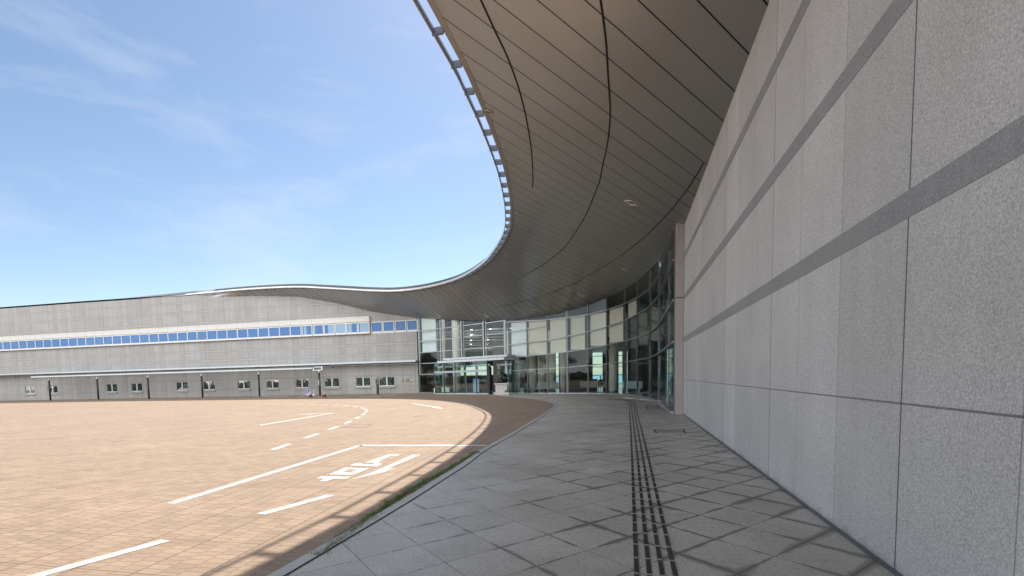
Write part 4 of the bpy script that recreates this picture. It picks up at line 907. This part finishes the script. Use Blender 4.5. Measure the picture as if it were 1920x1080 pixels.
# statue and pedestal
pc = at(937, 740.8); ps = depthof(pc)/F                   # metres per pixel there
pd = thing('statue_pedestal', 'pale grey stone pedestal with cap, plinth and small plaque by the entrance', 'pedestal', (pc[0], pc[1], 0))
def rbox(mb, x0, x1, y0, y1, z0, z1, loc, rz):
    c, s = cos(rz), sin(rz); f = lambda x, y, z: (loc[0]+x*c-y*s, loc[1]+x*s+y*c, loc[2]+z)
    return mb.hexa([f(x0, y0, z0), f(x1, y0, z0), f(x1, y1, z0), f(x0, y1, z0)], [f(x0, y0, z1), f(x1, y0, z1), f(x1, y1, z1), f(x0, y1, z1)])
PR = CR+.06
wp = 13.*ps; hp = lambda v: (740.8-v)*ps
base = (pc[0], pc[1]+wp, 0)
for nm, hw, z0, z1 in (('plinth', wp, 0, hp(736)), ('body', wp*.76, hp(736), hp(721)), ('cap', wp*.93, hp(721), hp(718.6))):
    mb = MB(); rbox(mb, -hw, hw, -hw, hw, z0, z1, base, PR); bevel(obj(nm, mb, M['pedestal'], pd), .012)
mb = MB(); rbox(mb, wp*.42, wp*.72, -wp*.76-.012, -wp*.76+.002, hp(735.6), hp(731.8), base, PR); obj('plaque', mb, plain('plaque_metal', (.25, .22, .18), .4, .6), pd)
zt_ = hp(718.6); u_ = ps                                   # statue: bent kneeling figure, arms braced on the rock before it
def sx(x, y, z, r): x = x*1.12+1.; z = z*1.06; r = r*1.16 if not isinstance(r, tuple) else r; return (x*u_, y*u_, z*u_, r*u_ if not isinstance(r, tuple) else r)
bone = [sx(7, 0, 6, 3.1), sx(8.2, 0, 10, 3.0), sx(6.4, 0, 14.5, 3.1), sx(3.2, 0, 18, 2.7), sx(.6, 0, 18.6, 1.3), sx(-2.2, 0, 18.2, 1.9), sx(-3.2, 0, 16.8, 1.2),   # pelvis, back, shoulders, neck, head, chin
        sx(2.2, -3.4, 16.2, 1.5), sx(.6, -3.6, 11.5, 1.15), sx(-3.4, -3, 7.5, .9), sx(-6.5, -2.6, 5.6, .75),       # near arm
        sx(2.4, 3.4, 16.2, 1.5), sx(2., 3.8, 11, 1.1), sx(-1.4, 3.2, 7.2, .9), sx(-5, 2.6, 5.4, .75),             # far arm
        sx(5.2, -2.4, 4.6, 2.3), sx(-.6, -3.2, 6.2, 1.6), sx(1.6, -3.2, 1.8, 1.2), sx(-2, -3.2, 1.1, .9),            # near leg folded
        sx(6.8, 2.4, 4.2, 2.3), sx(2.6, 3.4, 2.2, 1.6), sx(8.4, 3.2, 1.6, 1.2), sx(9.6, 3.2, 1., .8)]
ed = [(0, 1), (1, 2), (2, 3), (3, 4), (4, 5), (5, 6), (3, 7), (7, 8), (8, 9), (9, 10), (3, 11), (11, 12), (12, 13), (13, 14), (0, 15), (15, 16), (16, 17), (17, 18), (0, 19), (19, 20), (20, 21), (21, 22)]
st_ = thing('bronze_statue', 'dark bronze statue of a figure crouching on a rock, on the stone pedestal', 'statue', (base[0], base[1], zt_))
def local_skin(nm, bones, edges, mt, parent, loc, rz, sub=2, sc_=1.):
    o = skin(nm, xf(bones, (0, 0, 0), rz, sc_), edges, mt, parent, sub); o.location = Vector(loc)-WL[parent.name]; return o
local_skin('figure', bone, ed, M['bronze'], st_, (base[0], base[1], zt_+.02), PR)
rk = [sx(-9, 0, 1.5, 1.6), sx(-5, 0, 2.4, 3.0), sx(0, 0, 1.6, 3.4), sx(5, 0, 1.6, 3.6), sx(9, 0, 2.4, 2.6), sx(10, 0, 6, 1.8), sx(-6.5, 0, 4.2, 1.5)]
local_skin('rock', [(p[0], p[1], max(p[2], p[3]*.62), p[3]*.62) for p in rk], [(0, 1), (1, 2), (2, 3), (3, 4), (4, 5), (1, 6)], M['bronze'], st_, (base[0], base[1], zt_-.005), PR, 1)
# traffic cones
def cone(px, lab):
    p = at(*px); t = thing('traffic_cone', lab, 'traffic cone', (p[0], p[1], 0), 'traffic cones before the office wall'); h = .66
    mb = MB(); mb.box(-.2, .2, -.2, .2, 0, .045); mb.v = [(x+p[0], y+p[1], z) for x, y, z in mb.v]; bevel(obj('base', mb, M['black'], t), .02)
    r = lambda z: .145-(.145-.028)*(z-.045)/(h-.045)
    mb = MB(); mb.lathe([(r(.045), .045), (r(h-.02), h-.02), (.018, h)], (p[0], p[1], 0), 20); obj('body', mb, M['red'], t, smooth=True)
    for z0, z1 in ((.30, .38), (.44, .51), (.56, .61)):
        mb = MB(); mb.lathe([(r(z0)+.004, z0), (r(z1)+.004, z1)], (p[0], p[1], 0), 20); obj('white_band', mb, M['cwhite'], t, smooth=True)
cone((582.3, 744.6), 'red traffic cone with white bands, beside the blue wheelchair sign'); cone((608.6, 744.6), 'red traffic cone with white bands, right of the black shelter post')
# pale plastic post
p = at(588.6, 742); t = thing('plastic_post', 'short pale green plastic post on a round foot between cone and shelter post', 'post', (p[0], p[1], 0))
mb = MB(); mb.lathe([(.15, 0), (.15, .05), (.11, .12), (.07, .2), (.045, .26)], (p[0], p[1], 0), 20); obj('foot', mb, M['gwhite'], t, smooth=True)
mb = MB(); mb.lathe([(.04, .26), (.04, .6), (.03, .64)], (p[0], p[1], 0), 16); obj('shaft', mb, M['gwhite'], t, smooth=True)
# blue wheelchair sign, leaning board on a stand
p = at(577.3, 742.3); q = depthof(p)/F
t = thing('wheelchair_sign', 'blue sign board with white wheelchair symbol standing before the office wall', 'sign', (p[0], p[1], 0))
hz = lambda v: (742.3-v)*q
mb = MB(); rbox(mb, -3.6*q, 3.6*q, -.02, .02, hz(741), hz(729.8), p, CR); bevel(obj('white_board', mb, M['cwhite'], t), .02)
mb = MB(); rbox(mb, -3.1*q, 3.1*q, -.026, -.0205, hz(739), hz(730.3), p, CR); obj('blue_panel', mb, M['blue'], t)
mb = MB(); c_, s_ = cos(CR), sin(CR)
def sp(x, z): return (p[0]+x*c_+.03*s_, p[1]+x*s_-.03*c_, z)
zc = hz(736.4); R_ = 1.25*q
mb.tube([sp(R_*cos(a)-.2*q, zc+R_*sin(a)) for a in np.linspace(radians(150), radians(390), 14)], .022, n=6)
mb.tube([sp(-.5*q, zc+3.5*q), sp(-.35*q, zc+1.2*q), sp(1.1*q, zc+1.0*q), sp(1.75*q, zc-1.2*q), sp(2.3*q, zc-1.0*q)], .026, n=6); mb.tube([sp(-.4*q, zc+2.4*q), sp(.8*q, zc+2.2*q)], .02, n=6)
obj('wheelchair_symbol', mb, M['cwhite'], t); mb = MB(); mb.lathe([(.001, -.05), (.05, 0), (.001, .05)], sp(-.5*q, zc+4.4*q), 10); obj('symbol_head', mb, M['cwhite'], t)
mb = MB(); rbox(mb, -5.*q, 4*q, -.3, .05, 0, .04, p, CR); rbox(mb, -2.5*q, -2.1*q, -.02, .02, .04, hz(741), p, CR); rbox(mb, 2.1*q, 2.5*q, -.02, .02, .04, hz(741), p, CR); obj('stand', mb, M['dsteel'], t)
# walkway shelter: black post, white end frame, white beam going off to the left
p = at(600.3, 741.9); q = depthof(p)/F; zz = lambda v: (741.9-v)*q
t = thing('walkway_shelter', 'white beamed walkway shelter on black posts, running along the office wall', 'shelter', (p[0], p[1], 0))
def wpt(x, d, z): return (p[0]+x*LE[0]+d*LN[0], p[1]+x*LE[1]+d*LN[1], z)
def wbox(mb, x0, x1, d0, d1, z0, z1): return mb.hexa([wpt(x0, d0, z0), wpt(x1, d0, z0), wpt(x1, d1, z0), wpt(x0, d1, z0)], [wpt(x0, d0, z1), wpt(x1, d0, z1), wpt(x1, d1, z1), wpt(x0, d1, z1)])
for k in range(6):
    x = -7.5*k
    mb = MB(); mb.tube([wpt(x, 0, 0), wpt(x, 0, zz(699))], .1, n=14); obj('post', mb, M['black'], t, smooth=True)
    mb = MB(); mb.tube([wpt(x, 0, zz(699)), wpt(x, 0, zz(694.5))], .085, n=14); obj('post_head', mb, M['white'], t, smooth=True)
mb = MB(); wbox(mb, 0, .12, -.12, .0, zz(701+8), zz(701+1)); obj('notice', mb, M['cwhite'], t) if False else None
x0, x1 = -11.7*q, 8.*q
mb = MB(); wbox(mb, x1-2.6*q, x1, -.1, .1, zz(694.4), zz(686.8)); wbox(mb, x0, x0+2.6*q, -.1, .14, zz(696), zz(688.8)); wbox(mb, x0+2.6*q, x1-2.6*q, -.06, .06, zz(689.2), zz(687.8)); wbox(mb, x0+2.6*q, x1-2.6*q, -.06, .06, zz(695), zz(693.4)); obj('end_frame', mb, M['white'], t)
mb = MB(); wbox(mb, -40, x0-.003, -.1, .3, zz(691.6), zz(688.9)); wbox(mb, -40, x0-.003, -1.2, -.1, zz(690), zz(689)); obj('roof_beam', mb, M['white'], t)
mb = MB(); wbox(mb, -.4*q-.03, .4*q-.03, .09, .115, zz(722), zz(713)); obj('notice_strip', mb, M['cwhite'], t)
# black intercom pillar
p = at(708.6, 739.5); q = depthof(p)/F; zz = lambda v: (739.5-v)*q
t = thing('intercom_pillar', 'slim black intercom pillar with small panels in front of an office window', 'pillar', (p[0], p[1], 0))
mb = MB(); rbox(mb, -2.2*q, 2.3*q, -.1, .1, 0, zz(720), p, CR); rbox(mb, -3*q, 2*q, -.13, .1, zz(720), zz(710), p, CR); bevel(obj('pillar_body', mb, M['black'], t), .015)
mb = MB(); rbox(mb, -.8*q, 1.3*q, -.14, -.131, zz(720.5), zz(716), p, CR); obj('panel', mb, plain('grey_panel', (.2, .2, .21), .3), t); mb = MB(); rbox(mb, -.3*q, .9*q, -.142, -.131, zz(713), zz(711.3), p, CR); obj('camera_eye', mb, M['steel'], t)
mb = MB(); mb.tube([(p[0], p[1], zz(710)), (p[0], p[1], zz(706))], .025, n=8); obj('antenna', mb, M['black'], t)
# white bollard at the entrance corner
p = at(815.2, 737.9); q = depthof(p)/F
t = thing('bollard', 'short white bollard at the left corner of the entrance vestibule', 'bollard', (p[0], p[1], 0)); mb = MB(); mb.lathe([(.09, 0), (.09, 9.*q), (.075, 9.6*q), (.03, 9.9*q)], (p[0], p[1], 0), 18); obj('shaft', mb, M['cwhite'], t, smooth=True)
mb = MB(); mb.lathe([(.13, 0), (.13, .03), (.095, .031)], (p[0], p[1], 0), 18); obj('base_ring', mb, M['dsteel'], t)

# ================================================================== INSIDE: benches and seated people
def bench(c, rz, L, lab):
    t = thing('lounge_bench', lab, 'bench', (c[0], c[1], 0.01), 'lounge benches in the hall'); P_ = (c[0], c[1], .01)
    mb = MB(); rbox(mb, -L/2, L/2, -.3, .3, .3, .45, P_, rz); bevel(obj('seat', mb, M['bench'], t), .03)
    mb = MB(); rbox(mb, -L/2, L/2, -.36, -.26, .42, .92, P_, rz); bevel(obj('backrest', mb, M['bench'], t), .03)
    for x in (-L*.32, L*.32): mb = MB(); rbox(mb, x-.04, x+.04, -.2, .2, 0, .3, P_, rz); obj('leg', mb, M['steel'], t)
def person(c, rz, lab, lean=.12, seat=.46):
    """seated figure facing +y of its own frame"""
    t = thing('person', lab, 'person', (c[0], c[1], .01)); L = lean
    b = [(0, 0, seat+.1, .15), (0, .02+L*.3, seat+.28, .14), (0, .02+L*.8, seat+.48, .155), (0, .03+L, seat+.6, .07), (0, .05+L*1.2, seat+.66, .055)]
    e = [(0, 1), (1, 2), (2, 3), (3, 4)]
    for sgn in (-1, 1):
        k = len(b); b += [(sgn*.2, .0+L*.85, seat+.52, .065), (sgn*.24, .1+L*.7, seat+.27, .052), (sgn*.17, .32+L*.5, seat+.18, .042)]; e += [(2, k), (k, k+1), (k+1, k+2)]
        k = len(b); b += [(sgn*.1, .12, seat+.07, .095), (sgn*.11, .48, seat+.06, .075), (sgn*.11, .5, .28, .06), (sgn*.11, .5, .08, .045), (sgn*.12, .62, .04, .04)]; e += [(0, k), (k, k+1), (k+1, k+2), (k+2, k+3), (k+3, k+4)]
    o = local_skin('clothed_body', b, e, M['cloth'], t, (c[0], c[1], .01), rz, 2)
    hz_ = seat+.78; hy = .08+L*1.35
    o = local_skin('head', [(0, hy-.01, hz_-.12, .05), (0, hy, hz_-.03, .085), (0, hy+.015, hz_+.03, .095), (0, hy-.01, hz_+.08, .075), (0, hy+.1, hz_-.01, .02)], [(0, 1), (1, 2), (2, 3), (2, 4)], M['skin'], t, (c[0], c[1], .01), rz, 2)
    o2 = local_skin('hair', [(0, hy-.05, hz_-.03, .075), (0, hy-.035, hz_+.05, .1), (0, hy+.03, hz_+.1, .07)], [(0, 1), (1, 2)], M['hair'], t, (c[0], c[1], .01), rz, 2)
    for sgn in (-1, 1):
        hb = [(sgn*.165, .36+L*.5, seat+.175, .034), (sgn*.15, .42+L*.5, seat+.165, .03)]; he = [(0, 1)]
        for f_ in range(4): k = len(hb); hb += [(sgn*.15+(f_-1.5)*.018, .46+L*.5, seat+.16, .009), (sgn*.15+(f_-1.5)*.02, .49+L*.5+(.008 if f_ in (1, 2) else 0), seat+.145, .008)]; he += [(1, k), (k, k+1)]
        k = len(hb); hb += [(sgn*.115, .42+L*.5, seat+.175, .01), (sgn*.105, .45+L*.5, seat+.17, .009)]; he += [(0, k), (k, k+1)]
        local_skin('hand', hb, he, M['skin'], t, (c[0], c[1], .01), rz, 1)
b1 = behind(1002, 3.2); bench(b1, CR+pi, 2.6, 'pale lounge bench with its back to the glass, second bay right of the statue'); person(behind(999.5, 3.35), CR+.2, 'person in dark clothes bent forward on a bench, third bay inside the glass', .3)
b1 = behind(1026, 3.6); bench(b1, CR+pi, 2.2, 'pale lounge bench beside the grey beige columns inside the glass')
b1 = behind(1121, 9.); bench(b1, CR+pi, 3.4, 'long bench in front of the tallest sea window'); person(behind(1127, 9.), CR, 'person with short dark hair seated before the tallest sea window', .1)
person(behind(982.5, 1.9), CR+.9, 'person in dark clothes seated between columns just right of the statue', .15)
b1 = behind(981.5, 2.0); bench(b1, CR+pi+.9, .8, 'short seat under the person nearest the statue')
b1 = behind(1186, 6.); bench(b1, CR+pi-.3, 1.6, 'small bench near the narrow sea window at the right')
# lit panel with two bright screens on the dark wall
c = behind(1085, 9.5); t = thing('counter', 'dark service counter behind the glass below two bright windows', 'counter', (c[0], c[1], 0))
mb = MB(); rbox(mb, -1.8, 1.8, -.4, .4, 0, 1.05, c if len(c) == 3 else (c[0], c[1], .01), CR); obj('counter_body', mb, M['darkwall'], t); mb = MB(); rbox(mb, -1.9, 1.9, -.5, .45, 1.05, 1.1, (c[0], c[1], .01), CR); obj('counter_top', mb, M['inwall'], t)

# ================================================================== ACROSS THE PLAZA (mirrored in the glass)
def leafmat(nm, col): 
    m = plain(nm, col, .6, var=.45, scale=1.2); return m
LM = [leafmat('leaves_dark', (.045, .075, .028)), leafmat('leaves_mid', (.07, .11, .035))]; BK = plain('bark', (.12, .085, .06), .9, var=.3, scale=6, bump=.4)
def tree(seed, h, r, mt):
    rnd = random.Random(seed); t = thing('broadleaf_tree', 'x', 'tree', (0, 0, 0), 'broadleaf trees across the plaza')
    b = [(0, 0, 0, .22), (.05, 0, h*.3, .16), (0, .1, h*.55, .1), (.1, 0, h*.8, .05)]; e = [(0, 1), (1, 2), (2, 3)]
    for k in range(6): a = k*1.05+rnd.random(); i = 1+k % 2; n0 = len(b); b += [(cos(a)*r*.45, sin(a)*r*.45, h*(.5+.08*k*.5), .05)]; e += [(i, n0)]
    skin('trunk', b, e, BK, t, 1)
    cl = [(rnd.gauss(0, r*.42), rnd.gauss(0, r*.42), h*.62+rnd.gauss(0, h*.14), rnd.uniform(.5, 1.)*r*.42) for _ in range(26)]; mb = MB()
    for _ in range(5200):
        c = rnd.choice(cl); d = Vector((rnd.gauss(0, 1), rnd.gauss(0, 1), rnd.gauss(0, .8))).normalized()*c[3]*rnd.random()**.4; p = Vector(c[:3])+d
        n = (d.normalized()+Vector((rnd.gauss(0, .6), rnd.gauss(0, .6), rnd.gauss(.3, .6)))).normalized(); x = n.orthogonal().normalized()*rnd.uniform(.09, .2); y = n.cross(x)*.7; mb.poly([p-x, p-y, p+x, p+y])
    obj('crown', mb, mt, t); return t
t1_, t2_ = tree(1, 9., 3.6, LM[0]), tree(2, 7.5, 3.2, LM[1])
spots = [(-15+(x_+15)*1.55, 35+(y_-35)*1.55) for x_, y_ in [(-70, 30), (-76, 22), (-72, 13), (-80, 4), (-74, -6), (-68, -15), (-60, -22), (-50, -28), (-40, -31), (-30, -33), (-20, -32), (-84, 36), (-90, 14), (-64, -30), (-12, -34)]]
first = {0: True, 1: True}
for k, (x, y) in enumerate(spots):
    s_ = t1_ if k % 2 == 0 else t2_; lab = 'broad dark green tree across the plaza, mirrored in the entrance glass' if k % 2 == 0 else 'smaller bright green tree across the plaza, mirrored in the entrance glass'
    if first[k % 2]: s_.location = (x, y, 0); s_['label'] = lab; first[k % 2] = False
    else: dup(s_, (x, y, 0), k*1.3, lab, scale=random.uniform(.8, 1.2))
# a low white building and parked cars over there
t = thing('low_white_building', 'low white building with a row of windows across the plaza, seen mirrored', 'building', (-50, -48, 0))
mb = MB(); mb.box(-75, -25, -54, -44, 0, 6.5); obj('wall', mb, M['wframe'], t); mb = MB(); mb.box(-75.4, -24.6, -54.4, -43.6, 6.5, 6.9); obj('roof', mb, M['steel'], t)
for k in range(12): mb = MB(); mb.box(-73+k*4, -70.6+k*4, -44.02, -43.97, 2, 4.6); obj('window', mb, M['mirwin'], t)
def car(loc, rz, body, lab):
    t = thing('parked_car', lab, 'car', loc, 'cars parked across the plaza')
    prof = [(-2.1, .35), (-2.15, .75), (-1.95, 1.0), (-1.5, 1.35), (-1.1, 1.48), (.35, 1.5), (.7, 1.4), (1.25, .98), (2.0, .85), (2.15, .6), (2.1, .33)]
    mb = MB()
    for y, k in ((-.85, 1.), (-.7, 1.), (.7, 1.), (.85, 1.)):
        for x, z in prof: mb.v.append((x, y*(1 if z < .95 else .9), z if abs(y) < .8 else z*.985))
    n = len(prof)
    for j in range(3):
        for i in range(n): i2 = (i+1) % n; mb.f.append((j*n+i, j*n+i2, (j+1)*n+i2, (j+1)*n+i))
    mb.f.append(tuple(range(n-1, -1, -1))); mb.f.append(tuple(range(3*n, 4*n)))
    def put(nm, m_, mt, par=t, smooth=False):
        c, s = cos(rz), sin(rz); m_.v = [(loc[0]+x*c-y*s, loc[1]+x*s+y*c, loc[2]+z) for x, y, z in m_.v]; return obj(nm, m_, mt, par, smooth)
    put('body', mb, body)
    for sy in (-1, 1):
        w_ = MB(); yy = sy*.80
        w_.poly([(-1.55, yy, 1.02), (-1.2, yy-sy*.02, 1.4), (.4, yy-sy*.02, 1.4), (1.0, yy, 1.02)]); put('side_window', w_, M['black'])
        for x in (-1.3, 1.3):
            q = MB()
            q.tube([(x, sy*.62, .32), (x, sy*.87, .32)], .32, n=18); put('wheel', q, M['black'])
    w_ = MB(); w_.poly([(1.2, -.66, 1.02), (1.2, .66, 1.02), (.72, .62, 1.405), (.72, -.62, 1.405)]); put('windscreen', w_, M['black'])
CARW = plain('car_paint_white', (.75, .76, .77), .25, var=.02); CARB = plain('car_paint_dark', (.03, .035, .05), .2, var=.1); CARS = plain('car_paint_silver', (.45, .46, .47), .25, .5, var=.02)
for k, (x, y, r, mt, lab) in enumerate(((-52, 33.5, 1.2, CARW, 'white parked car mirrored in the left entrance pane'), (-56, 28, 1.3, CARB, 'dark parked car across the plaza between the white and the silver car'), (-58, 18, 1.4, CARS, 'silver parked car across the plaza, farthest from the building'))):
    if True: car((x-17, y, 0), r, mt, lab)

# hedges added out of view, to hide bright ground from the mirroring glass
random.seed(5)
def hedge(x0, y0, x1, y1, lab):
    t = thing('hedge', lab, 'hedge', ((x0+x1)/2, (y0+y1)/2, 0), 'unseen hedges added across the plaza'); a = np.array([x0, y0]); b = np.array([x1, y1]); L = np.linalg.norm(b-a); d = (b-a)/L; n = np.array([-d[1], d[0]]); mb = MB()
    for _ in range(int(L*110)):
        f = random.random()*L; q = a+d*f+n*random.uniform(-.6, .6); z = random.uniform(.05, 2.+.25*sin(f*.7)+.2*sin(f*2.3)); p = Vector((q[0], q[1], z)); nn = Vector((random.gauss(0, 1), random.gauss(0, 1), random.gauss(.3, .7))).normalized(); x = nn.orthogonal()*random.uniform(.12, .24); y = nn.cross(x)*.7; mb.poly([p-x, p-y, p+x, p+y])
    obj('foliage', mb, LM[0], t)
hedge(-92, -12, -62, -26, 'long hedge added unseen on the far left, to darken reflections in the glass'); hedge(-60, -27, -5, -38, 'long hedge added unseen opposite the office wall, to darken reflections in its windows'); hedge(-92, -10, -80, 40, 'hedge added unseen along the left plaza end, to darken reflections in the entrance')
